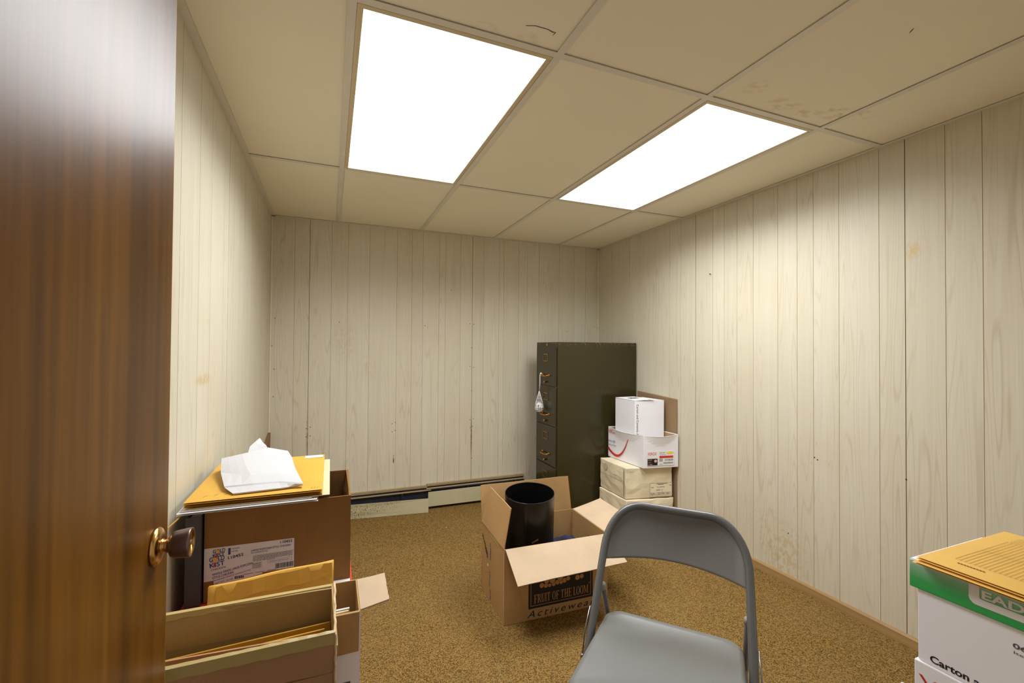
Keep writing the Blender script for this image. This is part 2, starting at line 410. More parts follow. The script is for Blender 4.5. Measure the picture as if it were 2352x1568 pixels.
# ------------------------------------------------------------------ room
def panel_wall(name, fixed, axis, a0, a1, grooves, seams, inward, z0, z1, m):
    """sheet panelling: planks with recessed grooves; axis 'x' or 'y' is the running direction"""
    mb = MB(); uvs = []; planks = []
    gs = sorted([(g, 0) for g in grooves] + [(g, 1) for g in seams])
    cuts = [(a0, None)]; hw = 0.0013
    def P(a, d, z): return (a, fixed+inward*d, z) if axis == 'x' else (fixed+inward*d, a, z)
    def q(a, da, b, db, mi, pl):
        mb.add([P(a, da, z0), P(b, db, z0), P(b, db, z1), P(a, da, z1)], [(0, 1, 2, 3)], mi)
        planks.append(pl); uvs.append([(a, z0), (b, z0), (b, z1), (a, z1)])
    prev = a0; k = 0
    for g, kind in gs:
        w = hw*(1.25 if kind else 0.9)
        q(prev, 0, g-w, 0, 0, random.random())
        mi = 2 if kind else 1
        q(g-w, 0, g-w*0.5, -0.0015, mi, 0); q(g-w*0.5, -0.0015, g+w*0.5, -0.0015, mi, 0); q(g+w*0.5, -0.0015, g+w, 0, mi, 0)
        prev = g+w
    q(prev, 0, a1, 0, 0, random.random())
    # backing
    me = bpy.data.meshes.new(name); me.from_pydata([tuple(p) for p in mb.v], [], mb.f)
    for x in (m, m_groove, m_seam): me.materials.append(x)
    me.polygons.foreach_set('material_index', mb.mi)
    uvl = me.uv_layers.new(name='UVMap'); i = 0
    for pol in me.polygons:
        for c, li in enumerate(pol.loop_indices): uvl.data[li].uv = uvs[pol.index][c]
    at = me.attributes.new('plank', 'FLOAT', 'FACE')
    for i, p in enumerate(planks): at.data[i].value = p
    o = bpy.data.objects.new(name, me); COL.objects.link(o); OFF[o.name] = V((0, 0, 0))
    md = o.modifiers.new('sheet', 'SOLIDIFY'); md.thickness = 0.03; md.offset = 0
    n = me.polygons[0].normal; want = V((0, inward, 0)) if axis == 'x' else V((inward, 0, 0))
    md.offset = -1.0 if n.dot(want) > 0 else 1.0
    return struct(o)

rust = (188, 156, 96)
w_back = panel_wall('wall_back', YB, 'x', XL-0.03, XR+0.03,
    [-0.287,-0.043,0.071,0.225,0.428,0.542,0.628,0.757,0.810,0.934,1.134,1.270,1.312,1.449,1.531,1.643,1.840,1.993,2.111],
    [-0.189,1.036], -1, 0, ZC+0.02, wall_mat('panelling_back', [(0.05,1.30,0.10,0.20,0.22,0.42,(172,156,130)), (0.20,1.10,0.12,0.12,0.16,0.42,(176,160,132)), (1.036,0.52,0.008,0.19,1.0,0.30,(120,92,56)), (-0.192,0.60,0.010,0.2,0.6,0.40,(140,110,66)), (0.415,0.385,0.006,0.03,1.0,0.2,(96,74,48))]))
w_right = panel_wall('wall_right', XR, 'y', YF, YB+0.03,
    [-2.22,-1.97,-1.80,-1.687,-1.553,-1.441,-1.205,-1.032,-0.907,-0.820,-0.709,-0.554,-0.440,-0.344,-0.254,0.032,0.146,0.295,0.487,0.620,0.869],
    [-1.304,-0.107], -1, 0, ZC+0.02, wall_mat('panelling_right', [(-0.74,0.13,0.16,0.24,0.5,0.46,rust), (-0.60,0.28,0.12,0.18,0.35,0.52,rust), (-0.86,0.72,0.2,0.1,0.6,0.58,rust), (-1.33,1.68,0.035,0.05,0.8,0.42,(206,180,120))]))
w_left = panel_wall('wall_left', XL, 'y', YF, YB+0.03,
    [-2.1,-1.86,-1.62,-1.33,-1.13,-0.940,-0.744,-0.593,-0.385,-0.194,-0.051,0.055,0.173,0.269,0.48,0.66,0.86],
    [-1.42,-0.30,0.92], 1, 0, ZC+0.02, wall_mat('panelling_left', [(-0.66,1.14,0.11,0.022,0.85,0.36,(196,172,124)), (-0.61,1.335,0.03,0.02,0.6,0.36,(206,186,146)), (-0.16,0.77,0.05,0.035,0.9,0.45,rust)]))

mb = MB().box(XL-0.03, XR+0.03, -3.4, YB+0.03, -0.05, 0.0)
fl = struct(link('floor', mb, m_carpet))

mb = MB()
for x, y, r in ((1.42, -1.00, 0.004), (1.28, -1.10, 0.0045), (1.86, -0.86, 0.003), (1.02, -0.05, 0.004), (0.72, 0.62, 0.004), (0.47, -0.96, 0.003)):
    mb.add([(x-r, y, 0.0005), (x, y-r*0.6, 0.0005), (x+r, y, 0.0005), (x, y+r*0.6, 0.0005), (x, y, r)], [(0,1,4),(1,2,4),(2,3,4),(3,0,4)])
lint = link('white_lint', mb, m_paper, fl); lint['kind'] = 'stuff'

# front wall with the doorway the photograph is taken from
mb = MB()
mb.box(XL-0.03, -0.335, YF-0.1, YF, 0, ZC+0.02); mb.box(0.545, XR+0.03, YF-0.1, YF, 0, ZC+0.02); mb.box(-0.335, 0.545, YF-0.1, YF, 2.075, ZC+0.02)
struct(link('wall_front', mb, m_plain))
mb = MB()
mb.box(-0.335, -0.315, YF-0.11, YF+0.004, 0, 2.055); mb.box(0.525, 0.545, YF-0.11, YF+0.004, 0, 2.055); mb.box(-0.335, 0.545, YF-0.11, YF+0.004, 2.055, 2.075)
struct(link('trim_1', mb, m_jamb))

# ceiling: tile sheet, grid of tees, wall angle
tile_z = ZC+0.0045
mb = MB(); mb.box(XL-0.03, XR+0.03, YF, YB+0.03, tile_z, tile_z+0.012)
# two fixture openings are closed by the fixtures, which hang just below the tiles
ceil = struct(link('ceiling', mb, m_tile))
mb = MB(); S = 0.6096
def tee_x(x, y0, y1):
    mb.box(x-0.012, x+0.012, y0, y1, ZC, ZC+0.0015, 0); mb.box(x-0.0085, x+0.0085, y0, y1, ZC+0.0015, tile_z, 1)
def tee_y(y, x0, x1):
    mb.box(x0, x1, y-0.012, y+0.012, ZC-0.0004, ZC+0.0013, 0); mb.box(x0, x1, y-0.0085, y+0.0085, ZC+0.0013, tile_z, 1)
for y in (0.0, -2*S): tee_y(y, XL, XR)
for i in range(4): tee_x(i*S, YF, YB)
g = link('ceiling_grid', mb, [m_grid, m_gap], ceil); 
mb = MB()
mb.box(XL, XL+0.024, YF, YB, ZC-0.0006, ZC+0.0012); mb.box(XL, XL+0.0015, YF, YB, ZC, ZC+0.02)
mb.box(XR-0.024, XR, YF, YB, ZC-0.0006, ZC+0.0012); mb.box(XL, XR, YB-0.020, YB, ZC-0.0006, ZC+0.0012)
mb.box(XL, XR, YF, YF+0.02, ZC-0.0006, ZC+0.0012)
link('wall_angle', mb, m_grid, ceil)
# scuffs on the tiles
mb = MB()
def scuff(pts, w): strip(mb, [(x, y, tile_z-0.0006) for x, y in pts], w, (0, 0, -1))
scuff([(0.463,-1.295),(0.489,-1.305),(0.527,-1.306),(0.547,-1.301),(0.554,-1.304),(0.553,-1.288)], [0.0015,0.0022,0.002,0.003,0.003,0.001])
scuff([(1.489,-1.712),(1.494,-1.704),(1.502,-1.694)], [0.001,0.003,0.001])
sc_o = link('scuff_mark', mb, m_hole, ceil)

# ceiling light fixtures
def light(x0, y0, label):
    t = thing('ceiling_light', (x0+S/2, y0+S, ZC-0.001), label, 'ceiling light', 'troffer lights in the tiled ceiling')
    a0, a1, b0, b1 = x0+0.0135, x0+S-0.0135, y0+0.0135, y0+2*S-0.0135
    mb = MB(); w = 0.016; z0, z1 = ZC-0.001, tile_z
    mb.box(a0, a1, b0, b0+w, z0, z1); mb.box(a0, a1, b1-w*0.6, b1, z0, z1); mb.box(a0, a0+w, b0+w, b1-w*0.6, z0, z1); mb.box(a1-w, a1, b0+w, b1-w*0.6, z0, z1)
    link('frame', mb, m_fix, t, bevel=0.001, seg=1)
    mb = MB().box(a0+w, a1-w, b0+w, b1-w*0.6, ZC+0.001, tile_z-0.0005)
    link('diffuser', mb, m_light, t)
    la = bpy.data.lights.new('fluorescent_tubes', 'AREA'); la.shape = 'RECTANGLE'; la.size = a1-a0-2*w; la.size_y = b1-b0-2*w
    la.energy = LAMP_W; la.spread = math.radians(LAMP_SPREAD); la.color = (0.985, 0.99, 1.0)
    lo = bpy.data.objects.new('fluorescent_tubes', la); COL.objects.link(lo); lo.parent = t
    lo.location = (0, 0, -0.0015)
light(0.0, -2*S, 'larger glowing ceiling panel, the nearer one to the wooden door')
light(2*S, -2*S, 'glowing ceiling panel nearer the right wall, above the folding chair')

# corner trims, baseboard
mb = MB(); mb.box(XL, XL+0.011, YB-0.011, YB, 0, ZC-0.001); struct(link('trim_2', mb, m_trim, loc=(XL, YB, 0), bevel=0.003))
mb = MB(); mb.box(XR-0.010, XR, YB-0.010, YB, 0, ZC-0.001); struct(link('trim_3', mb, m_trim, loc=(XR, YB, 0), bevel=0.003))
mb = MB(); mb.add([(XR-0.012,YF,0),(XR-0.001,YF,0),(XR-0.001,YF,0.047),(XR-0.005,YF,0.047),(XR-0.012,YF,0.038),
                   (XR-0.012,YB,0),(XR-0.001,YB,0),(XR-0.001,YB,0.047),(XR-0.005,YB,0.047),(XR-0.012,YB,0.038)],
                  [(0,1,2,3,4),(9,8,7,6,5),(0,5,6,1),(1,6,7,2),(2,7,8,3),(3,8,9,4),(4,9,5,0)])
struct(link('baseboard_right', mb, m_bb))

# nail holes
def holes(name, wall, pts):
    mb = MB()
    for p, n in pts: mb.lathe([(0, 0.0032), (0.0006, 0.0032)], p, n, 10)
    o = link(name, mb, m_hole, wall); o['kind'] = 'stuff'
holes('nail_holes', w_back, [((x, YB-0.0002, z), (0, -1, 0)) for x, z in ((-0.409,1.451),(-0.409,1.093),(-0.426,1.256),(-0.412,0.9),(-0.199,0.665),(-0.171,0.673),(-0.199,0.604),(-0.171,0.61),(0.426,0.673),(0.401,0.666),(0.426,0.612),(0.402,0.602),(1.018,1.449),(1.050,1.445),(1.033,1.251),(1.021,1.101),(1.051,1.092),(1.036,0.901),(1.025,0.662),(1.052,0.669),(1.047,0.607),(1.026,0.597),(1.041,0.348),(0.415,0.419),(0.414,0.380),(0.414,0.371),(0.859,1.717),(1.685,1.831),(0.646,1.424),(0.014,1.434),(2.211,1.454),(2.239,1.447),(1.919,1.403))])
holes('nail_holes', w_right, [((XR-0.0002, y, z), (-1, 0, 0)) for y, z in ((-0.911,0.706),(-0.926,0.698),(-1.304,0.702),(-0.769,0.268))])
mb = MB().tube([(XR, -0.236, 1.744), (XR-0.012, -0.238, 1.746), (XR-0.016, -0.243, 1.741)], 0.0022, 8)
tag(link('nail', mb, m_hole, loc=(XR, -0.236, 1.744), smooth=True), 'bent nail left sticking out of the right wall panelling', 'nail')

# ------------------------------------------------------------------ door
DX, DY1, DY0 = -0.280, -1.585, -2.355
mb = MB().box(DX-0.035, DX, DY0, DY1, 0.012, 2.045)
dr = struct(link('door_1', mb, m_door, loc=(DX-0.0175, (DY0+DY1)/2, 0.012), bevel=0.0015))
mb = MB().box(DX-0.0345, DX-0.0005, DY1, DY1+0.0012, 0.012, 2.045); link('door_edge', mb, m_dooredge, dr)
K = (DX, -1.640, 0.956); ax = (1, 0, 0); KSC = lambda pr: [(d*0.86, r*0.83) for d, r in pr]
mb = MB().lathe(KSC([(0, 0.033), (0.003, 0.0335), (0.006, 0.031), (0.008, 0.028), (0.0095, 0.020), (0.010, 0.013)]), K, ax, 36)
rose = link('rose', mb, m_brass_pol, dr, smooth=True, bevel=0.0008, seg=1)
mb = MB().lathe(KSC([(0.008, 0.0125), (0.011, 0.0125), (0.012, 0.0105), (0.015, 0.0105), (0.016, 0.0115), (0.019, 0.0115)]), K, ax, 28)
link('neck', mb, m_brass_pol, dr, smooth=True)
mb = MB().lathe(KSC([(0.018, 0.0125), (0.021, 0.0132), (0.0225, 0.0175), (0.025, 0.0212), (0.029, 0.0228), (0.040, 0.0244), (0.050, 0.0255), (0.0525, 0.0252), (0.053, 0.0238), (0.0515, 0.0225)]), K, ax, 36, cap=False)
kn = link('door_knob', mb, m_bronze, dr, smooth=True)
mb = MB().lathe(KSC([(0.0518, 0.0236), (0.0522, 0.0225), (0.049, 0.0205), (0.046, 0.012), (0.0455, 0.006)]), K, ax, 36)
link('knob_face', mb, m_brass, kn, smooth=True)
mb = MB().lathe(KSC([(0.0455, 0.0055), (0.051, 0.0055), (0.0525, 0.004)]), K, ax, 20)
link('lock_button', mb, m_steel, kn, smooth=True)

# ------------------------------------------------------------------ baseboard heater
ht = thing('baseboard_heater', (0.54, 1.05, 0), 'long cream baseboard heater with dislodged front panels along the back wall', 'heater')
hx0, hx1 = XL+0.02, 1.50
mb = MB(); mb.box(hx0, hx1, YB-0.008, YB-0.002, 0.0, 0.1655)
link('back_plate', mb, m_heat_blue, ht)
mb = MB(); mb.box(hx0, 0.672, 1.066, YB-0.001, 0.166, 0.1685); mb.box(hx0, 0.672, 1.064, 1.067, 0.152, 0.1685); link('top_cover', mb, m_heat_tan, ht)
mb = MB(); mb.box(0.672, hx1, 1.062, YB-0.001, 0.176, 0.1785); mb.box(0.672, hx1, 1.060, 1.063, 0.163, 0.1785); link('top_cover', mb, m_heat_tan, ht)
mb = MB(); mb.hexa([(hx0,1.026,0.141),(0.695,1.022,0.141),(0.695,1.032,0.143),(hx0,1.036,0.143),(hx0,1.026,0.148),(0.695,1.022,0.147),(0.695,1.032,0.148),(hx0,1.036,0.149)]); link('damper', mb, m_heat_tan, ht)
mb = MB(); mb.hexa([(0.66,1.024,0.152),(hx1,1.020,0.153),(hx1,1.030,0.155),(0.66,1.034,0.154),(0.66,1.024,0.158),(hx1,1.020,0.160),(hx1,1.030,0.161),(0.66,1.034,0.160)]); link('damper', mb, m_heat_tan, ht)
mb = MB(); mb.box(hx0, hx1, 1.045, 1.076, 0.05, 0.135)
link('fin_element', mb, m_heat_in, ht)
for x in (0.47, 0.99, 1.40):
    mb = MB().box(x, x+0.012, 1.024, 1.078, 0.004, 0.140); link('bracket', mb, m_heat_in, ht)
mb = MB()   # left panel, its right end pulled away from the wall
mb.hexa([(hx0,1.060,0.002),(0.660,0.945,0.001),(0.660,0.948,0.001),(hx0,1.063,0.002),(hx0,1.052,0.110),(0.662,0.953,0.104),(0.662,0.956,0.104),(hx0,1.055,0.110)])
link('front_panel', mb, m_heat_rust, ht, bevel=0.001, seg=1)
mb = MB().hexa([(0.670,1.006,0.022),(hx1,1.004,0.020),(hx1,1.007,0.020),(0.670,1.009,0.022),(0.670,1.008,0.134),(hx1,1.004,0.138),(hx1,1.007,0.138),(0.670,1.011,0.134)])
link('front_panel', mb, m_heat, ht, bevel=0.001, seg=1)

# ------------------------------------------------------------------ filing cabinet
CX0, CX1, CY0, CY1, CZ = 1.527, 2.238, 0.511, 0.877, 1.300
cb = thing('filing_cabinet', ((CX0+CX1)/2, (CY0+CY1)/2, 0), 'tall olive green metal four-drawer filing cabinet against the right wall', 'filing cabinet')
mb = MB(); mb.box(CX0, CX1, CY0, CY1, 0.0, CZ)
link('cabinet_body', mb, m_cab, cb, bevel=0.003)
for z0, z1 in ((0.968, 1.262), (0.665, 0.961), (0.361, 0.658), (0.058, 0.354)):
    mb = MB().box(CX0-0.007, CX0+0.002, CY0+0.012, CY1-0.012, z0, z1)
    d = link('drawer', mb, m_cab, cb, bevel=0.004)
    yc = (CY0+CY1)/2; f = CX0-0.007
    mb = MB(); zl = z1-0.082; w, h = 0.042, 0.028
    for a in ((yc-w, yc+w, zl+h-0.005, zl+h), (yc-w, yc+w, zl-h, zl-h+0.004), (yc-w, yc-w+0.004, zl-h, zl+h), (yc+w-0.004, yc+w, zl-h, zl+h)):
        mb.box(f-0.003, f, *a)
    link('label_holder', mb, m_brass, d)
    mb = MB(); zh = z1-0.217
    mb.tube([(f, yc-0.055, zh), (f-0.020, yc-0.050, zh-0.004), (f-0.026, yc-0.035, zh-0.006), (f-0.026, yc+0.035, zh-0.006), (f-0.020, yc+0.050, zh-0.004), (f, yc+0.055, zh)], 0.0055, 10)
    for sgn in (-1, 1): mb.lathe([(0, 0.012), (0.004, 0.011), (0.006, 0.006)], (f, yc+sgn*0.055, zh), (-1, 0, 0), 16)
    link('handle', mb, m_brass, d, smooth=True)
    mb = MB().lathe([(0, 0.005), (0.008, 0.005), (0.010, 0.010), (0.016, 0.010), (0.018, 0.007)], (f, yc, zh-0.054), (-1, 0, 0), 16)
    link('latch_button', mb, m_brass, d, smooth=True)
mb = MB().lathe([(0, 0.012), (0.0015, 0.012)], (CX0, 0.69, 1.281), (-1, 0, 0), 20)
link('maker_plate', mb, m_brass, cb)

# net bag hanging from the top drawer pull
hx, hy, hz = 1.490, 0.712, 1.046
nb = thing('net_bag', (hx, hy+0.012, 0.755), 'small white net bag hanging by its string from the cabinet top drawer handle', 'net bag')
mb = MB().tube([(hx+0.002, hy, hz+0.002), (hx-0.006, hy+0.001, hz+0.010), (hx-0.010, hy+0.004, hz), (hx-0.010, hy+0.006, 0.98), (hx-0.010, hy+0.012, 0.916)], 0.0032, 8)
mb.lathe([(-0.010, 0.004), (0, 0.009), (0.010, 0.004)], (hx-0.004, hy+0.001, hz+0.008), (0, 1, 0), 10)
link('string', mb, m_net, nb, smooth=True)
bx, by = hx-0.012, hy+0.012
rows = []
prof = [(0.916, 0.003), (0.905, 0.006), (0.885, 0.012), (0.86, 0.019), (0.835, 0.026), (0.81, 0.031), (0.79, 0.033), (0.772, 0.030), (0.760, 0.020), (0.755, 0.006)]
for i, (z, r) in enumerate(prof):
    rows.append([V((bx+r*math.cos(2*math.pi*(k+0.5*(i % 2))/14), by+r*math.sin(2*math.pi*(k+0.5*(i % 2))/14), z)) for k in range(14)])
mb = MB().grid(rows, 0, True)
nt = link('net', mb, m_net, nb); md = nt.modifiers.new('threads', 'WIREFRAME'); md.thickness = 0.0022
mb = MB(); R_ = []
for i in range(13):
    a = -math.pi/2+math.pi*i/12; R_.append([V((bx+0.0285*math.cos(a)*math.cos(t*math.pi/12), by+0.0285*math.cos(a)*math.sin(t*math.pi/12), 0.796+0.034*math.sin(a))) for t in range(24)])
mb.grid(R_, 0, True)
for f_, (i0, i1, j0, j1) in enumerate(((4, 8, 17, 19), (5, 7, 20, 21), (5, 8, 14, 15))):
    pass
ball = link('wrapped_bundle', mb, [m_paper, m_navy_ink], loc=(bx, by, 0.762), smooth=True)
for p in ball.data.polygons:
    c = p.center; a = math.degrees(math.atan2(c.y, c.x)) % 360
    if 0.012 < c.z < 0.05 and (232 < a < 246 or (262 < a < 276 and c.z < 0.036)): p.material_index = 1
tag(ball, 'white paper-wrapped bundle with blue print inside the hanging net bag', 'bundle')

# ------------------------------------------------------------------ carton helper
def UV3(a, b):   # unit vector
    return (V(b)-V(a)).normalized()
def open_box(mb, A, e, s, w, d, z0, z1, t=0.004, mi_out=0, mi_in=None):
    """open-topped carton: corner A (x, y), width w along e, depth d along s"""
    A = V((A[0], A[1], 0)); e = V((e[0], e[1], 0)); s = V((s[0], s[1], 0)); up = V((0, 0, z1-z0)); B = A+V((0, 0, z0))
    mi_in = mi_out if mi_in is None else mi_in
    def wall(p, a, la, n):
        P = [p, p+a*la, p+a*la+n*t, p+n*t]
        o = len(mb.v); mb.hexa(P+[q+up for q in P], mi_out)
        mb.mi[-3] = mi_out
        # the face towards the inside
        mb.mi[-2] = mi_out; mb.mi[-1] = mi_out; mb.mi[-4] = mi_out; mb.mi[-3] = mi_out
        mb.mi[-6] = mi_out
        mb.mi[-2] = mi_in; mb.mi[-5] = mi_in
    wall(B, e, w, s); wall(B+s*d, e, w, -s)
    wall(B+s*t, s, d-2*t, e); wall(B+e*w+s*t, s, d-2*t, -e)
    mb.slab([B+e*t+s*t, B+e*(w-t)+s*t, B+e*(w-t)+s*(d-t), B+e*t+s*(d-t)], (0, 0, t), mi_in)
    return mb

# ------------------------------------------------------------------ open activewear carton
F, L_, R_ = V((0.697, -0.558, 0)), V((0.691, -0.193, 0)), V((1.236, -0.574, 0))
ef = (R_-F).normalized(); es = V((-ef.y, ef.x, 0)); W_, D_ = 0.539, 0.365; ZT = 0.341; up = V((0, 0, 1))
fb = thing('cardboard_carton', (F+ef*W_/2+es*D_/2), 'open brown carton with black activewear print and all four flaps up, on the carpet', 'box')
mb = open_box(MB(), F, ef, es, W_, D_, 0.001, ZT)
body = link('carton_body', mb, m_kraft, fb)
def flap(name, hinge0, hinge1, out0, out1, parent, m, t=0.004, mid=None):
    h0, h1, o0, o1 = V(hinge0), V(hinge1), V(out0), V(out1)
    n = (h1-h0).cross(o0-h0).normalized()*t
    G0, G1 = [], []; N = 10
    for i in range(N+1):
        a = h0.lerp(h1, i/N); b = o0.lerp(o1, i/N)
        row = []
        for j in range(5):
            p = a.lerp(b, j/4)
            if j == 4: p = p + (b-a).normalized()*random.uniform(-0.0012, 0.0008)
            row.append(p + n*0.6*math.sin(math.pi*j/4)*math.sin(2.2*i/N*math.pi))
        G0.append(row)
    mb = MB().grid(G0, 0)
    return link(name, mb, m, parent, solid=t)
H = lambda u, v, z=ZT: F+ef*u+es*v+up*z
def fdir(base, d, a, l): return base + d*(l*math.cos(a)) + up*(l*math.sin(a))
r_ = math.radians
flap('flap', H(0.004, 0), H(W_-0.004, 0), fdir(H(0.004, 0), -es, r_(-29), 0.18), fdir(H(W_-0.002, 0), -es, r_(-21), 0.18), fb, m_kraft_in)
flap('flap', H(0.0, D_), H(W_-0.01, D_), fdir(H(0.0, D_), es, r_(82), 0.182), fdir(H(W_-0.028, D_), es, r_(88), 0.186), fb, m_kraft)
flap('flap', H(0, 0.006), H(0, D_-0.006), fdir(H(0, 0.012), -ef, r_(101), 0.182), fdir(H(0, D_-0.01), -ef, r_(104), 0.182), fb, m_kraft)
flap('flap', H(W_, 0.006), H(W_, D_-0.006), fdir(H(W_, 0.01), ef, r_(11), 0.18), fdir(H(W_, D_-0.008), ef, r_(13), 0.18), fb, m_kraft_in)
# printing on the front face
mb = MB(); P0 = F.copy()
quad(mb, P0, ef, up, 0.118, 0.456, 0.051, 0.205)
pp = link('printed_panel', mb, m_black, body)
mb = MB()
for a in ((0.129, 0.445, 0.062, 0.0645), (0.129, 0.1315, 0.062, 0.195), (0.4425, 0.445, 0.062, 0.195), (0.129, 0.445, 0.1925, 0.195)):
    quad(mb, P0, ef, up, *a, lift=0.0007)
serif(mb, 'FRUIT OF THE LOOM', P0+ef*0.146+up*0.0735, ef*0.286, up*0.039)
link('lettering', mb, m_tanink, pp); mb = MB(); ring(mb, P0, ef, up, 0.436, 0.1195, 0.0042, 0.0042, 0.0012); link('trade_mark', mb, m_tanink, pp)
mb = MB()
for cl_ in (((0.185,0.150,0.013),(0.206,0.146,0.012),(0.225,0.144,0.010),(0.246,0.147,0.012),(0.266,0.152,0.013),(0.285,0.149,0.011),(0.303,0.154,0.013),(0.322,0.160,0.012),(0.24,0.165,0.016),(0.28,0.170,0.016),(0.21,0.168,0.015)), ((0.372,0.156,0.014),(0.395,0.158,0.012))):
    mb = MB()
    for k, (u, v, r) in enumerate(cl_): disc(mb, P0, ef, up, u, v, r, r, 0, 0.0007+0.00004*k); ring(mb, P0, ef, up, u, v, r, r, 0.0016, 1, 0.00072+0.00004*k)
    link('fruit_emblem', mb, [m_tanink, m_black], pp)
mb = MB()
text(mb, 'Activewear', P0+ef*0.112+up*0.012, ef*0.356, up*0.030, shear=0.32, spacing=1.35, lift=0.0006)
link('lettering', mb, m_black, body)
# faded stamps and tape on the left face
mb = MB(); Q0 = H(0, D_, 0); eq = -es
for v0, z0, w, h in ((0.145,0.205,0.028,0.085),(0.138,0.070,0.026,0.075),(0.148,0.008,0.022,0.055)):
    mb = MB()
    for k in range(7):
        a = v0+random.uniform(0, w*0.3); quad(mb, Q0, eq, up, a, a+w*random.uniform(0.4, 0.75), z0+h*k/7, z0+h*(k+0.72)/7)
    link('faded_stamp', mb, m_blueink, body)
mb = MB()
for k in range(9): quad(mb, Q0, eq, up, 0.02+0.011*k, 0.026+0.011*k+random.uniform(0, 0.004), 0.255-0.010*k+random.uniform(0, 0.02), 0.285-0.008*k)
link('scuffed_stamp', mb, m_black, body)
mb = MB()
quad(mb, Q0, eq, up, 0.15, 0.28, 0.322, 0.336, lift=0.0008); link('packing_tape', mb, m_tape, body)
mb = MB(); disc(mb, Q0, eq, up, 0.117, 0.163, 0.008, 0.008, lift=0.0008); link('torn_spot', mb, m_paper, body)
mb = MB(); quad(mb, Q0, eq, up, 0.356, 0.3635, 0.02, 0.335, lift=0.0006); link('packing_tape', mb, m_kraft_in, body)

# black cylinder standing in the carton
bc = V((0.905, -0.372, 0.52)); ax = V((-0.05, -0.115, 1)).normalized(); bot = bc-ax*0.40
mb = MB(); a1 = ax.cross(V((0, 1, 0))).normalized(); b1 = ax.cross(a1).normalized(); rows = []; NS = 56
def cyl(mb, d, r0, r1):
    pass
G = []
for d in (0.0, 0.02, 0.2, 0.36, 0.398, 0.40):
    row = []
    for k in range(NS+9):
        ang = 2*math.pi*k/NS + 0.15; r = 0.121+0.003*(d/0.4) + 0.0045*(k/(NS+8)-0.5)
        row.append(bot+ax*d+(a1*math.cos(ang)+b1*math.sin(ang))*r)
    G.append(row)
mb.grid(G, 0)
bn = link('waste_bin', mb, m_bin, loc=bot, smooth=True, solid=0.0022)
tag(bn, 'tall black plastic cylinder bin standing inside the open activewear carton', 'bin')
mb = MB(); mb.lathe([(0.001, 0.0), (0.001, 0.118), (0.004, 0.118), (0.004, 0.0)], bot, ax, 32, cap=False); link('bin_base', mb, m_bin, bn)
mb = MB()
def onbin(ang, d): return bot+ax*d+(a1*math.cos(ang)+b1*math.sin(ang))*0.1255
view = V((-0.045, -2.46, 1.25))-bc; va = math.atan2(view.dot(b1), view.dot(a1))
for k, (d0, da) in enumerate(((0.20, 0.0), (0.195, 0.05))):
    strip(mb, [onbin(va+0.10+0.05*i, d0+0.003*i+da*0.2) for i in range(6)], 0.0007, view)
link('scratch_mark', mb, m_tanink, bn)

# navy cloth in the bottom of the carton
def crumple(x0, x1, y0, y1, z, amp, nx, ny, seed, base=None):
    rnd = random.Random(seed); G = []
    ph = [rnd.uniform(0, 6) for _ in range(6)]
    for i in range(nx+1):
        row = []
        for j in range(ny+1):
            u, v = i/nx, j/ny
            h = amp*(0.5*math.sin(5*u+ph[0])*math.cos(4*v+ph[1])+0.35*math.sin(11*u+7*v+ph[2])+0.25*abs(math.sin(9*v-6*u+ph[3])))
            e = min(u, 1-u, v, 1-v); h *= min(1, e*6); zz = z+h if e > 0 else (base if base is not None else z)
            row.append(H(x0+(x1-x0)*u, y0+(y1-y0)*v, zz))
        G.append(row)
    return G
mb = MB().grid(crumple(0.348, 0.528, 0.012, 0.345, 0.205, 0.035, 18, 18, 4, 0.012)); mb.poly([H(0.348,0.012,0.012), H(0.348,0.345,0.012), H(0.528,0.345,0.012), H(0.528,0.012,0.012)])
cl = link('folded_cloth', mb, m_navy, loc=H(0.44, 0.18, 0.012), smooth=True)
tag(cl, 'dark navy folded cloth lying in the open carton beside the black bin', 'cloth')
mb = MB().slab([H(0.47,0.10,0.20), H(0.53,0.16,0.20), H(0.505,0.13,0.285)], (ef*0.006+es*0.004), 0); link('raised_corner', mb, m_navy, cl)

# ------------------------------------------------------------------ cartons by the cabinet
def rot_frame(A, B, C=None):
    A = V((A[0], A[1], 0)); B = V((B[0], B[1], 0)); e = (B-A).normalized()
    s = V((-e.y, e.x, 0)) if C is None else (V((C[0], C[1], 0))-A).normalized()   # old cartons squashed out of square
    return A, e, s, (B-A).length
def rough_box(A, e, s, w, d, z0, z1, dent=0.006, seed=1, n=6):
    """closed carton with slightly dented, bulging faces"""
    rnd = random.Random(seed); mb = MB(); A = V((A[0], A[1], 0)); c = A+e*w/2+s*d/2
    def P(u, v, t):
        b = 0.006
        du = b*math.sin(math.pi*v)*math.sin(math.pi*t)*(1 if u > 0.5 else -1) if u in (0, 1) else 0
        dv = b*math.sin(math.pi*u)*math.sin(math.pi*t)*(1 if v > 0.5 else -1) if v in (0, 1) else 0
        j = lambda k: (hash((round(u*97), round(v*89), round(t*83), seed, k)) % 1000/1000-0.5)*dent
        return A+e*(u*w+du+j(1))+s*(v*d+dv+j(2))+up*(z0+(z1-z0)*t+(j(3) if t == 1 else 0))
    for fixed in range(3):
        for val in (0, 1):
            G = []
            for i in range(n+1):
                row = []
                for k in range(n+1):
                    q = [i/n, k/n]; q.insert(fixed, val); row.append(P(*q))
                G.append(row)
            mb.grid(G)
    return mb
A, e, s, w = rot_frame((1.871, 0.146), (2.218, 0.079), (1.877, 0.469))
bb = thing('headrest_paper_carton', A+e*w/2+s*0.16+up*0.206, 'worn beige carton with upside-down headrest paper label, under the white printed box', 'box', 'beige cartons stacked beside the cabinet')
cbd = link('carton_body', rough_box(A, e, s, w, 0.325, 0.206, 0.421, 0.004, 3), m_beige, bb, bevel=0.005)
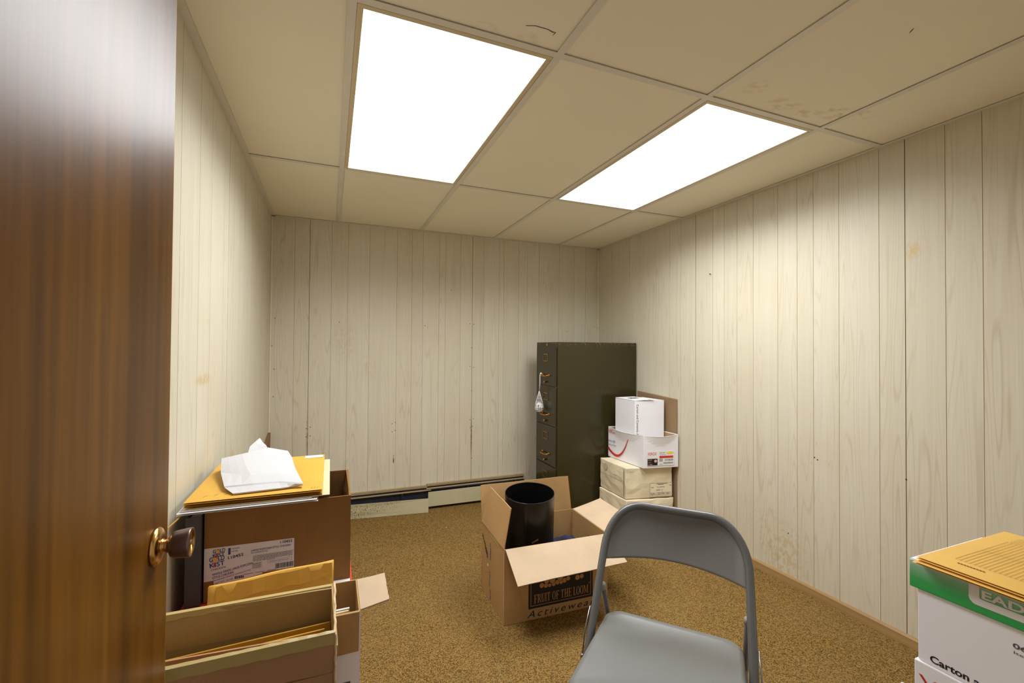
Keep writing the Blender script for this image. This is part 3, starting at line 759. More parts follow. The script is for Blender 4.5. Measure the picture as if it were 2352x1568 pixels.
mb = MB(); quad(mb, A-s*0.0075, e, up, w*0.50, w*0.985, 0.214, 0.313); lab = link('paper_label', mb, mat('aged_label_paper', (240, 226, 196), 0.7, var=0.05), cbd)
mb = MB(); P = A-s*0.0075
text(mb, 'CHIRO HEADREST PAPER', P+e*w*0.955+up*0.245, -e*w*0.44, -up*0.020, lift=0.0009)
text(mb, "4 / 300FT", P+e*w*0.78+up*0.266, -e*w*0.15, -up*0.010, lift=0.0009)
text(mb, 'Reorder No.', P+e*w*0.82+up*0.285, -e*w*0.17, -up*0.0085, lift=0.0009)
text(mb, '290', P+e*w*0.585+up*0.285, -e*w*0.05, -up*0.0085, lift=0.0009)
for a, b, z in ((0.64, 0.88, 0.303), (0.92, 0.97, 0.29), (0.68, 0.80, 0.298)): quad(mb, P, e, up, w*a, w*b, z, z+0.003, lift=0.0009)
link('lettering', mb, m_brownink if False else m_ink, lab)
mb = MB()
for a in ((0.505, 0.98, 0.216, 0.2175), (0.505, 0.98, 0.3095, 0.311), (0.505, 0.509, 0.216, 0.311), (0.976, 0.98, 0.216, 0.311)): quad(mb, P, e, up, w*a[0], w*a[1], a[2], a[3], lift=0.0009)
link('label_border', mb, m_ink, lab)
mb = MB(); text(mb, '*400 CT*', P+e*w*0.06+up*0.392, e*w*0.09, up*0.006)
Ql = A+s*0.325-e*0.0085
text(mb, 'No. 6', Ql-s*0.20+up*0.345, -s*0.03, up*0.006)
quad(mb, Ql, -s, up, 0.01, 0.29, 0.321, 0.3225)
quad(mb, Ql, -s, up, 0.312, 0.317, 0.225, 0.41)
link('lettering', mb, m_ink, cbd)
mb = MB()
for k in range(9): disc(mb, Ql, -s, up, 0.085, 0.377, 0.026-0.0029*k, 0.024-0.0027*k, lift=0.0003+0.00005*k, mi=k % 2)
link('round_stamp', mb, [mat('faded_stamp_ink', (182, 168, 140), 0.75, var=0.15, vs=60), m_beige], cbd)
A2, e2, s2, w2 = rot_frame((1.862, 0.128), (2.222, 0.070), (1.866, 0.46))
bl = tag(link('headrest_paper_carton', rough_box(A2, e2, s2, w2, 0.34, 0.0, 0.2015, 0.005, 8), m_beige, loc=A2+e2*w2/2+s2*0.17, bevel=0.005), 'lowest beige carton of the stack, directly on the carpet beside the cabinet', 'box', 'beige cartons stacked beside the cabinet')

# white paper-box with bulging lip, red swoosh
A, e, s, w = rot_frame((1.976, 0.089), (2.236, 0.040), (1.957, 0.484)); Dp = 0.393; z0, z1 = 0.4255, 0.653
xb = thing('paper_carton', A+e*w/2+s*Dp/2+up*z0, 'open white copy-paper box with red swoosh and label, on the beige carton', 'box')
mb = MB()
def lipwall(P, a, la, n):
    G = []; NU, NV = 16, 14
    for j in range(NV+1):
        row = []
        for i in range(NU+1):
            u, t = i/NU, j/NV
            vc = 1-0.34*math.sin(math.pi*u)**0.7 if 0 < u < 1 else 1
            o = max(0.0, t-vc)*0.055 - 0.004*math.sin(math.pi*u)*math.sin(math.pi*min(t, vc)/max(vc, .01))*0.6
            dip = -0.010*math.sin(math.pi*u)*t if t == 1 else 0
            row.append(P+a*(la*u)+n*(o*math.sin(math.pi*u)**0.5 if 0 < u < 1 else 0)+up*((z1-z0)*t+dip))
        G.append(row)
    mb.grid(G)
B0 = A+up*z0
lipwall(B0, e, w, -s); lipwall(B0+s*Dp, -s, Dp, -e)
mb.grid([[B0+e*w, B0+e*w+s*Dp], [B0+e*w+up*(z1-z0), B0+e*w+s*Dp+up*(z1-z0)]]); mb.grid([[B0+s*Dp, B0+s*Dp+e*w], [B0+s*Dp+up*(z1-z0), B0+s*Dp+e*w+up*(z1-z0)]])
mb.poly([B0+e*0.002+s*0.002+up*0.002, B0+e*(w-0.002)+s*0.002+up*0.002, B0+e*(w-0.002)+s*(Dp-0.002)+up*0.002, B0+e*0.002+s*(Dp-0.002)+up*0.002])
xbody = link('carton_body', mb, [m_white], xb, solid=0.0028)
mb = MB(); quad(mb, B0+e*0.004, s, up, 0.006, Dp-0.006, 0.012, 0.20, lift=-0.002); quad(mb, B0+e*(w-0.004), -s, up, -Dp+0.006, -0.006, 0.012, 0.222, lift=-0.0015)
quad(mb, B0+s*(Dp-0.004), -e, up, -w+0.006, -0.006, 0.012, 0.222, lift=-0.0015)
link('brown_lining', mb, m_kraft, xbody)
ro = -s*0.0045
mb = MB(); quad(mb, B0+ro, e, up, w*0.10, w*0.872, 0.015, 0.117, lift=0.0002); xl = link('printed_label', mb, m_paper, xbody)
Pr = B0+ro; 
mb = MB(); text(mb, 'XEROX', Pr+e*w*0.11+up*0.089, e*w*0.255, up*0.019, bold=0.0, lift=0.0009)
for k in range(1): quad(mb, Pr, e, up, w*0.445, w*0.845, 0.0665, 0.082, lift=0.0008)
link('red_lettering', mb, m_redink, xl)
mb = MB(); disc(mb, Pr, e, up, w*0.752, 0.101, w*0.10, 0.0085, lift=0.0008); link('yellow_oval', mb, m_yelink, xl)
mb = MB(); quad(mb, Pr, e, up, w*0.105, w*0.392, 0.0185, 0.0645, lift=0.0008); link('black_block', mb, m_black, xl)
mb = MB(); disc(mb, Pr, e, up, w*0.335, 0.048, w*0.042, 0.0105, lift=0.0011)
text(mb, 'CF17', Pr+e*w*0.12+up*0.051, e*w*0.11, up*0.008, lift=0.0011); text(mb, '11x17', Pr+e*w*0.12+up*0.036, e*w*0.09, up*0.007, lift=0.0011); text(mb, '5 500', Pr+e*w*0.12+up*0.022, e*w*0.12, up*0.007, lift=0.0011)
link('pale_lettering', mb, m_pinkink, xl)
mb = MB()
text(mb, 'Business 4200', Pr+e*w*0.455+up*0.1005, e*w*0.15, up*0.0075, lift=0.0008); text(mb, 'Copier-Laser-Printer', Pr+e*w*0.455+up*0.0885, e*w*0.18, up*0.006, lift=0.0008)
barcode(mb, Pr, e, up, w*0.60, w*0.84, 0.046, 0.060); barcode(mb, Pr, e, up, w*0.56, w*0.845, 0.0255, 0.038); barcode(mb, Pr, e, up, w*0.445, w*0.545, 0.042, 0.063)
text(mb, '3R2047', Pr+e*w*0.445+up*0.021, e*w*0.09, up*0.006, lift=0.0008)
link('grey_lettering', mb, m_ink, xl)
Pl = B0+s*Dp-e*0.0045
mb = MB(); text(mb, 'XEROX', Pl-s*0.004+up*0.183, -s*Dp*0.215, up*0.027, lift=0.0012)
pts = [(0.343,0.203),(0.378,0.182),(0.412,0.158),(0.445,0.132),(0.480,0.106),(0.520,0.082),(0.570,0.058),(0.640,0.036),(0.706,0.026),(0.78,0.026),(0.85,0.034),(0.92,0.048),(0.992,0.068)]
wd = [0.004,0.006,0.008,0.010,0.012,0.014,0.017,0.020,0.022,0.024,0.025,0.026,0.027]
wd = [x*0.8 for x in wd]
strip(mb, [Pl-s*Dp*(1-u)-e*0.0009+up*z for u, z in pts], wd, -e)
link('red_lettering', mb, m_redink, xbody)
mb = MB(); text(mb, 'Business 4200', Pl-s*0.003+up*0.117, -s*Dp*0.22, up*0.016, lift=0.001); text(mb, 'Copier-Laser-Printer', Pl-s*0.003+up*0.090, -s*Dp*0.25, up*0.013, lift=0.001)
link('grey_lettering', mb, m_ink, xbody)

# white carton standing on end inside the paper box
A, e, s, w = rot_frame((1.987, 0.200), (2.212, 0.156), (1.974, 0.39)); d = 0.215; z0, z1 = 0.4305, 0.884
wc = thing('white_carton', A+e*w/2+s*d/2+up*z0, 'plain white carton standing on end inside the swoosh-printed paper box', 'box')
mb = MB(); B0 = A+up*z0
P4 = [A, A+e*w, A+e*w+s*d, A+s*d]
mb.hexa([p+up*z0 for p in P4]+[p+up*(z1-0.006) for p in P4]); wbody = link('carton_body', mb, m_white, wc, bevel=0.0015)
mb = MB().slab([A+up*(z1-0.005)-e*0.001, A+e*w*0.62-s*0.012+up*(z1+0.004), A+e*w*0.62+s*d*0.96+up*(z1+0.002), A+s*d+up*(z1-0.003)], (0, 0, 0.003)); fl_ = link('top_flap', mb, m_white, wc)
mb = MB().slab([A+e*w*0.40+up*(z1-0.0055), A+e*w+up*(z1-0.0055), A+e*w+s*d+up*(z1-0.0055), A+e*w*0.40+s*d+up*(z1-0.0055)], (0, 0, 0.003)); link('top_flap', mb, m_white, wc)
mb = MB()
for k in range(5):
    u = 0.16+0.072*k; zz = z1+0.0035
    quad(mb, A+e*w*u+s*d*0.42+up*zz, e, s, 0, 0.010, 0, 0.045); quad(mb, A+e*w*u+s*d*(0.42+0.08*(k % 2))+up*zz, e, s, 0.008, 0.020, 0.012, 0.022+0.01*(k % 3))
link('print_mark', mb, m_dgreen, fl_)
mb = MB(); text(mb, 'Carton and Contents All P', A+e*w*0.065+up*(z1-0.031), -up*0.250, e*0.0155, lift=0.0008); link('lettering', mb, m_black, wbody)

# flattened cardboard against the wall
mb = MB(); mb.hexa([(2.2425,0.063,0.001),(2.2505,0.063,0.001),(2.2505,0.500,0.001),(2.2425,0.500,0.001),(2.2425,0.061,0.896),(2.2505,0.061,0.896),(2.2505,0.500,0.918),(2.2425,0.500,0.918)])
tag(link('flattened_carton', mb, card('aged_brown_cardboard', (150, 122, 92)), loc=(2.246,0.28,0), bevel=0.002), 'flattened brown cardboard standing against the right wall behind the white carton', 'cardboard')

# ------------------------------------------------------------------ stack by the left wall
def envelope(name, x0, x1, y0, y1, z, th, rot, m, label, cat, group, seed, flapline=True):
    """a filled paper envelope lying flat: slightly bowed, with a flap fold"""
    rnd = random.Random(seed); NX, NY = 12, 14; c = V(((x0+x1)/2, (y0+y1)/2, z)); w, d = x1-x0, y1-y0
    ph = rnd.uniform(0, 6); T, Bm = [], []
    for i in range(NX+1):
        rt, rb = [], []
        for j in range(NY+1):
            u, v = i/NX, j/NY; e_ = min(u, 1-u, v, 1-v)
            k = min(1, e_*9)
            p = V(((u-0.5)*w, (v-0.5)*d, 0))
            h = 0.0006*math.sin(7*u+ph)*math.sin(6*v+ph*2)
            rt.append(p+V((0, 0, th*0.5+th*0.42*k+h*k*0.5))); rb.append(p+V((0, 0, th*0.5-th*0.42*k)))
        T.append(rt); Bm.append(rb)
    mb = MB().grid(T).grid([r[::-1] for r in Bm])
    ca, sa = math.cos(rot), math.sin(rot)
    mb.v = [c+V((p.x*ca-p.y*sa, p.x*sa+p.y*ca, p.z)) for p in mb.v]
    return tag(link(name, mb, m, loc=c), label, cat, group)

# printed chicken carton (open at the top)
GX0, GX1, GY0, GY1, GZ0, GZ1 = -0.366, 0.022, -0.957, -0.640, 0.531, 0.788
gk = thing('shipping_carton', ((GX0+GX1)/2, (GY0+GY1)/2, GZ0), 'brown chicken carton with white shipping label under the envelope pile', 'box')
mb = open_box(MB(), (GX0, GY0), (1, 0), (0, 1), GX1-GX0, GY1-GY0, GZ0, GZ1, 0.005)
m_gk = card('brown_carton', (128, 90, 46))
gbody = link('carton_body', mb, m_gk, gk)
mb = MB().slab([(GX1-0.002, GY0+0.01, GZ1), (GX1+0.004, GY1-0.002, GZ1+0.0015), (GX1-0.012, GY1-0.002, GZ1-0.075), (GX1-0.010, GY0+0.008, GZ1-0.075)], (-0.004, 0, 0)); link('flap', mb, m_gk, gk)
XE, ZE = V((1, 0, 0)), V((0, 0, 1)); PL = V((0, GY0, 0))
mb = MB(); mb.poly([(-0.3655, GY0-0.0004, 0.682), (-0.137, GY0-0.0004, 0.679), (-0.137, GY0-0.0004, 0.593), (-0.3655, GY0-0.0004, 0.589)])
mb.poly([(-0.348, GY0-0.0008, 0.632), (-0.232, GY0-0.0008, 0.650), (-0.220, GY0-0.0008, 0.588), (-0.340, GY0-0.0008, 0.570)])
gl = link('shipping_label', mb, mat('label_paper', (206, 200, 202), 0.5, var=0.02), gbody)
mb = MB()
def T(s, x, z, wd, h, dz=0.0, **k): text(mb, s, (x, GY0, z), (wd, 0, dz), (-dz*h/max(wd, 1e-6), 0, h), lift=0.0014, **k)
T('GOLD', -0.3445, 0.6665, 0.030, 0.0095, 0.0015, bold=0.012); T('KIST', -0.3445, 0.655, 0.029, 0.0095, 0.0015, bold=0.012)
T('GOLD', -0.3525, 0.6425, 0.037, 0.0125, 0.003, bold=0.012); T('KIST', -0.351, 0.6265, 0.036, 0.0125, 0.004, bold=0.012)
T('CHICKEN', -0.349, 0.6175, 0.036, 0.0052, 0.004)
link('logo_lettering', mb, m_navy_ink, gl); mb = MB()
T('WHOLE GRAIN LARGE POPCORN', -0.345, 0.603, 0.100, 0.0062, 0.017, bold=0.008); T('STYLE CHICKEN', -0.344, 0.594, 0.051, 0.0062, 0.0085, bold=0.008)
T('LARGE POPCORN STYLE CHICKEN', -0.250, 0.6565, 0.103, 0.0052, 0.0015, bold=0.006); T('PRE-CHICKEN PATTIES', -0.250, 0.651, 0.043, 0.0032)
quad(mb, PL, XE, ZE, -0.307, -0.3015, 0.657, 0.6755, lift=0.0012)
T('Fully Cooked', -0.299, 0.671, 0.020, 0.0038); T('Keep Frozen', -0.299, 0.6635, 0.016, 0.0038)
link('navy_lettering', mb, m_navy_ink, gl)
mb = MB(); T('110452', -0.174, 0.6685, 0.0315, 0.0072, bold=0.01); link('case_number', mb, m_black, gl)
mb = MB(); T('110452', -0.3065, 0.6435, 0.038, 0.0078, 0.0055, bold=0.01); link('case_number', mb, m_black, gl)
mb = MB(); barcode(mb, PL+V((0, -0.0012, 0)), XE, ZE, -0.186, -0.139, 0.5965, 0.611); link('barcode', mb, m_black, gl)
mb = MB(); barcode(mb, PL+V((0, -0.0012, 0)), XE, ZE, -0.29, -0.268, 0.585, 0.593); link('barcode', mb, m_black, gl)
mb = MB()
for k in range(7):
    z = 0.6425-0.0026*k; x = -0.245
    while x < -0.145-0.006*(k == 6)*8:
        ww = random.uniform(0.003, 0.009); quad(mb, PL, XE, ZE, x, x+ww, z, z+0.0011, lift=0.0012); x += ww+0.0014
for k in range(6):
    z = 0.621-0.0028*k; quad(mb, PL, XE, ZE, -0.247, -0.222-0.003*(k % 2), z, z+0.001, lift=0.0012)
for k in range(3): quad(mb, PL, XE, ZE, -0.268+0.03*k, -0.245+0.03*k, 0.5935, 0.5948, lift=0.0012)
for a in ((-0.207, -0.143, 0.6245, 0.6250), (-0.207, -0.143, 0.6155, 0.616), (-0.207, -0.2065, 0.6155, 0.6250), (-0.1435, -0.143, 0.6155, 0.625), (-0.203, -0.150, 0.6195, 0.6205)): quad(mb, PL, XE, ZE, *a, lift=0.0012)
T('PASTEURIZED BREADED CHICKEN PATTIES', -0.342, 0.5875, 0.092, 0.0034, 0.0155); T('NET WT. 30 LBS', -0.338, 0.578, 0.044, 0.0042, 0.0072)
link('grey_lettering', mb, m_ink, gl)
mb = MB(); disc(mb, PL, XE, ZE, -0.333, 0.671, 0.0045, 0.0045, lift=0.0020); disc(mb, PL, XE, ZE, -0.3385, 0.6495, 0.0056, 0.0056, lift=0.0020)
link('gold_roundel', mb, m_gold_ink, gl)
mb = MB(); quad(mb, PL, XE, ZE, -0.3375, -0.3345, 0.656, 0.6655, lift=0.002); quad(mb, PL, XE, ZE, -0.3425, -0.3390, 0.6285, 0.6405, lift=0.002); link('red_accent', mb, m_redink, gl)

# black binder between the carton and the wall
bd = thing('ring_binder', (-0.39, -0.82, 0.531), 'charcoal binder standing upright between the chicken carton and the left wall', 'binder')
mb = MB(); mb.box(-0.4085, -0.4055, -0.966, -0.69, 0.5305, 0.778); mb.box(-0.3735, -0.3705, -0.966, -0.69, 0.5305, 0.778)
link('cover', mb, m_binder, bd, bevel=0.001, seg=1)
mb = MB(); mb.box(-0.4085, -0.3705, -0.9695, -0.966, 0.5305, 0.778); link('spine', mb, m_binder, bd, bevel=0.0015)
mb = MB(); mb.box(-0.404, -0.375, -0.955, -0.70, 0.534, 0.768); link('page_block', mb, m_paper, bd)

# red and white carton below
rc = thing('red_carton', (-0.19, -0.81, 0.272), 'red and white carton carrying the chicken carton and the charcoal binder', 'box')
mb = MB().box(-0.418, 0.028, -1.060, -0.63, 0.272, 0.529); rb = link('carton_body', mb, m_red, rc, bevel=0.002)
mb = MB(); mb.poly([(-0.15, -1.0585, 0.5296), (0.0215, -1.0585, 0.5296), (0.0215, -0.64, 0.5296), (-0.15, -0.64, 0.5296)]); link('white_panel', mb, m_white, rb)
lw = tag(link('white_carton', MB().box(-0.415, 0.026, -1.005, -0.625, 0.0, 0.271), m_white, loc=(-0.19, -0.81, 0), bevel=0.002), 'white carton on the carpet at the bottom of the stack behind the tan flap', 'box')

# open white carton with tan flaps
OX0, OX1, OY0, OY1, OZ0, OZ1 = -0.345, 0.034, -1.279, -1.116, 0.302, 0.600
oc = thing('white_open_carton', (-0.18, -1.14, OZ0), 'open white carton with tan flaps folded outward, behind the big foreground box', 'box')
mb = open_box(MB(), (OX0, OY0), (1, 0), (0, 1), OX1-OX0, OY1-OY0, OZ0, OZ1, 0.004, 0, 1); ob = link('carton_body', mb, [m_white, m_kraft], oc)
flap('flap', (OX1, -1.276, OZ1), (OX1, -1.120, OZ1), (OX1+0.070, -1.272, OZ1+0.010), (OX1+0.074, -1.122, OZ1+0.006), oc, m_kraft_in, 0.0035)
flap('flap', (OX0+0.004, OY0-0.002, OZ1), (OX1-0.003, OY0-0.002, OZ1), (OX0+0.01, OY0-0.0045, OZ1-0.093), (OX1-0.004, OY0-0.0045, OZ1-0.095), oc, m_kraft, 0.003)
mb = MB()
for k in range(3): quad(mb, V((OX1-0.06, OY0, 0)), XE, ZE, 0.008, 0.05-0.006*k, 0.36+0.03*k, 0.374+0.03*k)
link('grey_lettering', mb, m_ink, ob)
lb = tag(link('brown_carton', MB().box(-0.40, 0.032, -1.275, -1.064, 0.0, 0.301), m_kraft, loc=(-0.18, -1.14, 0), bevel=0.002), 'closed brown carton on the carpet under the open white carton', 'box')
for k in range(4):
    y = -1.180-0.018*k; x1 = OX1-0.008-0.003*k
    x1 -= 0.012
    mb = MB().hexa([(-0.33, y, OZ0+0.006), (x1, y, OZ0+0.006), (x1, y+0.006, OZ0+0.006), (-0.33, y+0.006, OZ0+0.006), (-0.33, y-0.004, 0.555+0.003*k), (x1-0.002, y-0.004, 0.560+0.003*k), (x1-0.002, y+0.002, 0.560+0.003*k), (-0.33, y+0.002, 0.555+0.003*k)])
    tag(link('paper_folder', mb, m_paper if k % 2 == 0 else m_cream, loc=(-0.15, y, OZ0+0.006)), ['white papers standing in the open white carton, rearmost of four', 'cream folder standing in the open white carton, second from back', 'white papers standing in the open white carton, third from back', 'cream folder standing in the open white carton, nearest the front'][k], 'papers', 'papers in the open white carton')
# padded yellow envelope sticking out
G = []
for i in range(17):
    row = []
    for j in range(13):
        u, v = i/16, j/12; x = -0.318+0.290*u; zt = 0.652+0.018*u; z = 0.33+(zt-0.33)*v
        y = -1.158+0.030*v + 0.004*math.sin(9*u+3*v)*v + (0.006 if 0.80 < v < 0.9 else 0)*-1
        row.append(V((x, y, z)))
    G.append(row)
mb = MB().grid(G)
pe = thing('padded_envelope', (-0.17, -1.12, 0.33), 'padded yellow envelope standing upright in front of the chicken carton label', 'envelope')
link('pouch', mb, m_env2, pe, solid=0.010, smooth=True)
mb = MB().grid([[V((-0.30+0.268*i/10, -1.1425+0.003*math.sin(i*1.7)+0.006*(j/3), 0.616+0.0165*i/10+0.036*j/3+0.004*math.sin(i*2.3)*(1 if j == 0 else 0))) for i in range(11)] for j in range(4)])
link('sealing_flap', mb, m_env2, pe, solid=0.0015)

# big foreground box
BX0, BX1, BY0, BY1, BZ0, BZ1 = -0.425, -0.028, -1.486, -1.286, 0.302, 0.603
fg = thing('document_box', ((BX0+BX1)/2, (BY0+BY1)/2, BZ0), 'long brown taped box of envelopes with torn upright flaps, beside the wooden door', 'box')
mb = open_box(MB(), (BX0, BY0), (1, 0), (0, 1), BX1-BX0, BY1-BY0, BZ0, BZ1, 0.005, 0, 1); fbody = link('carton_body', mb, [m_kraft_red, m_kraft_dull], fg)
flap('flap', (BX0, BY1-0.004, BZ1), (BX1, BY1-0.004, BZ1-0.003), (BX0, BY1+0.004, BZ1+0.072), (BX1-0.001, BY1-0.006, BZ1+0.073), fg, m_kraft_dull, 0.005)
flap('flap', (BX0, BY0+0.004, BZ1+0.010), (BX1, BY0+0.004, BZ1), (BX0, BY0-0.002, BZ1+0.078), (BX1+0.001, BY0+0.0, BZ1+0.080), fg, m_kraft_red, 0.005)
flap('flap', (BX1-0.001, BY0+0.004, BZ1), (BX1-0.001, BY1-0.004, BZ1), (BX1+0.004, BY0+0.012, BZ1+0.046), (BX1-0.004, BY1-0.010, BZ1+0.085), fg, m_kraft_dull, 0.005)
mb = MB()
for (ya, yb, za, zb) in ((BY1+0.0065, BY1-0.0095, BZ1+0.0755, BZ1+0.060), ):
    mb.grid([[V((BX0+(BX1-BX0)*i/24, ya-0.0105, za-0.010-0.003*abs(math.sin(i*2.1)))) for i in range(25)], [V((BX0+(BX1-BX0)*i/24, ya-0.0085, za)) for i in range(25)], [V((BX0+(BX1-BX0)*i/24, ya+0.001, za+0.0008)) for i in range(25)]])
link('packing_tape', mb, m_tape, fg)
mb = MB()
mb.grid([[V((BX0+(BX1-BX0)*i/24, BY0-0.0050+0.002*i/24, BZ1+0.058-0.001*math.sin(i*1.9))) for i in range(25)], [V((BX0+(BX1-BX0)*i/24, BY0-0.0058+0.002*i/24, BZ1+0.0795+0.002*i/24)) for i in range(25)], [V((BX0+(BX1-BX0)*i/24, BY0+0.0025, BZ1+0.0815+0.002*i/24+0.0008*math.sin(i*3.1))) for i in range(25)]])
link('packing_tape', mb, m_tape, fg)
mb = MB().tube([(BX1+0.001+0.0010*math.sin(i*2.0), BY0+0.012+(BY1-BY0-0.022)*i/12, BZ1+0.046+0.039*i/12+0.0006*math.sin(i*3.3)) for i in range(13)], 0.0028, 6)
mb.tube([(BX1+0.0015+0.0008*math.sin(i*2.7), BY0-0.003+0.001*math.sin(i*1.3), BZ1+0.078-0.10*i/8) for i in range(9)], 0.0024, 6)
link('torn_edge', mb, m_torn, fg, smooth=True)
ub = tag(link('brown_carton', MB().box(-0.425, -0.03, -1.480, -1.284, 0.0, 0.301), m_kraft_red, loc=(-0.22, -1.38, 0), bevel=0.002), 'closed reddish-brown carton under the taped box of envelopes, beside the door', 'box')
# what stands in it
names = ['yellow envelope standing in the taped box, rearmost of five', 'yellow envelope standing in the taped box, second from the back', 'yellow envelope standing in the taped box, middle one of five', 'yellow envelope standing in the taped box, fourth from the back', 'yellow envelope standing in the taped box, nearest the cardboard sheet']
for k in range(5):
    y = -1.312-0.022*k; x1 = -0.036-0.012*k; zt = 0.612-0.005*k+0.004*(k % 2)
    mb = MB().hexa([(-0.40, y, BZ0+0.006), (x1, y, BZ0+0.006), (x1, y+0.004, BZ0+0.006), (-0.40, y+0.004, BZ0+0.006), (-0.40, y-0.010, zt-0.012), (x1, y-0.010, zt), (x1, y-0.006, zt), (-0.40, y-0.006, zt-0.012)])
    tag(link('yellow_envelope', mb, m_env, loc=(-0.2, y, BZ0+0.006)), names[k], 'envelope', 'yellow envelopes standing in the taped box')
mb = MB().hexa([(-0.415, -1.452, BZ0+0.006), (-0.055, -1.452, BZ0+0.006), (-0.055, -1.448, BZ0+0.006), (-0.415, -1.448, BZ0+0.006), (-0.415, -1.440, 0.672), (-0.052, -1.440, 0.658), (-0.052, -1.436, 0.658), (-0.415, -1.436, 0.672)])
tag(link('cardboard_sheet', mb, m_kraft_red, loc=(-0.23, -1.45, BZ0+0.006)), 'plain reddish-brown cardboard sheet standing in the taped box of envelopes', 'cardboard')

# pile on top of the chicken carton
z = GZ1+0.0008
wl = ['white envelope at the very bottom of the pile on the chicken carton', 'white envelope second from the bottom of the pile', 'white envelope third from the bottom of the pile', 'topmost white envelope, just under the cream card in the pile']
for k in range(4):
    dx, dy = random.uniform(-0.006, 0.006), random.uniform(-0.006, 0.006)
    dx, dy = (0.0, 0.004, 0.001, 0.006)[k], (-0.012, -0.004, -0.016, -0.008)[k]
    envelope('white_envelope', -0.426+abs(dx), -0.072-dx*3, -0.972+dy, -0.50+dy, z, 0.0030, 0.0, m_paper, wl[k], 'envelope', 'white envelopes under the yellow ones', 20+k); z += 0.0033
mb = MB().box(-0.40, -0.040, -0.975, -0.515, z, z+0.0016); tag(link('cream_card', mb, m_cream, loc=(-0.22, -0.75, z)), 'stiff cream card between the white and yellow envelopes, sticking out right', 'card'); z += 0.0022
yl = ['lowest yellow envelope of the pile, resting on the cream card', 'second lowest yellow envelope of the pile', 'middle yellow envelope of the pile', 'second highest yellow envelope of the pile', 'top yellow envelope with a white address label, under the foam sheet']
for k in range(5):
    dx, dy = random.uniform(-0.008, 0.004), random.uniform(-0.004, 0.007)
    if k == 4: dx, dy = 0.0, 0.0
    if k == 1: strip_owner = t_
    t_ = envelope('yellow_envelope', -0.413+max(dx, 0)*0.5, -0.060+dx, -0.974+dy, -0.500+dy, z, 0.0034, 0.0, m_env, yl[k], 'envelope', 'yellow envelopes piled on the chicken carton', 40+k); z += 0.0037
ztop = z-0.0002
mb = MB().poly([(-0.129, -0.512, ztop+0.0004), (-0.066, -0.512, ztop+0.0004), (-0.066, -0.552, ztop+0.0004), (-0.129, -0.552, ztop+0.0004)]); link('address_label', mb, m_paper, t_)
mb = MB()
for i in range(6): strip(mb, [(-0.375+0.026*i, -0.938+0.004*(i % 2), ztop+0.0003), (-0.366+0.026*i, -0.925+0.004*(i % 3), ztop+0.0003)], 0.0012, (0, 0, 1))
link('pencil_mark', mb, m_brownink, t_); mb = MB()
for i in range(3): strip(mb, [(-0.092+0.008*i, -0.958, ztop+0.0003), (-0.088+0.008*i, -0.945, ztop+0.0003)], 0.001, (0, 0, 1))
link('pencil_mark', mb, m_brownink, t_)
# folded foam sheet
rows = [[(-0.298,-0.947,0.0),(-0.238,-0.944,0.0),(-0.174,-0.939,0.0),(-0.120,-0.926,0.001)],
 [(-0.300,-0.948,0.003),(-0.240,-0.946,0.004),(-0.174,-0.942,0.004),(-0.117,-0.935,0.005)],
 [(-0.328,-0.905,0.010),(-0.255,-0.917,0.013),(-0.184,-0.920,0.013),(-0.116,-0.945,0.010)],
 [(-0.330,-0.902,0.013),(-0.257,-0.912,0.017),(-0.186,-0.914,0.017),(-0.117,-0.940,0.013)],
 [(-0.363,-0.776,0.024),(-0.267,-0.862,0.030),(-0.189,-0.872,0.030),(-0.134,-0.882,0.027)],
 [(-0.371,-0.730,0.038),(-0.300,-0.760,0.046),(-0.225,-0.760,0.048),(-0.148,-0.825,0.038)],
 [(-0.378,-0.690,0.050),(-0.318,-0.690,0.060),(-0.250,-0.680,0.066),(-0.160,-0.755,0.050)],
 [(-0.383,-0.658,0.044),(-0.300,-0.669,0.061),(-0.250,-0.649,0.070),(-0.181,-0.655,0.053)],
 [(-0.383,-0.640,0.030),(-0.310,-0.620,0.045),(-0.255,-0.60,0.050),(-0.185,-0.635,0.036)],
 [(-0.380,-0.620,0.0015),(-0.305,-0.600,0.0015),(-0.245,-0.585,0.0015),(-0.180,-0.615,0.0015)]]
G = []
for r in rows:
    row = []
    for i in range(3):
        for k in range(3): row.append(V(r[i]).lerp(V(r[i+1]), k/3)+V((0, 0, ztop+0.0016)))
    row.append(V(r[3])+V((0, 0, ztop+0.0016))); G.append(row)
mb = MB().grid(G)
fs = link('foam_sheet', mb, m_foam, loc=(-0.25, -0.8, ztop), smooth=False, solid=0.0016)
tag(fs, 'crumpled white foam packing sheet on top of the yellow envelope pile', 'packing foam')
q = ztop
pk = [[(-0.303,-0.672,0.062),(-0.275,-0.668,0.066),(-0.246,-0.655,0.071)],[(-0.303,-0.638,0.076),(-0.284,-0.628,0.081),(-0.250,-0.650,0.078)],[(-0.293,-0.594,0.083),(-0.284,-0.586,0.085),(-0.265,-0.612,0.082)],[(-0.287,-0.553,0.086),(-0.284,-0.544,0.087),(-0.279,-0.562,0.086)]]
mb = MB().grid([[V((a, b, q+c)) for a, b, c in row] for row in pk])
link('upturned_corner', mb, m_foam, fs, solid=0.0014)

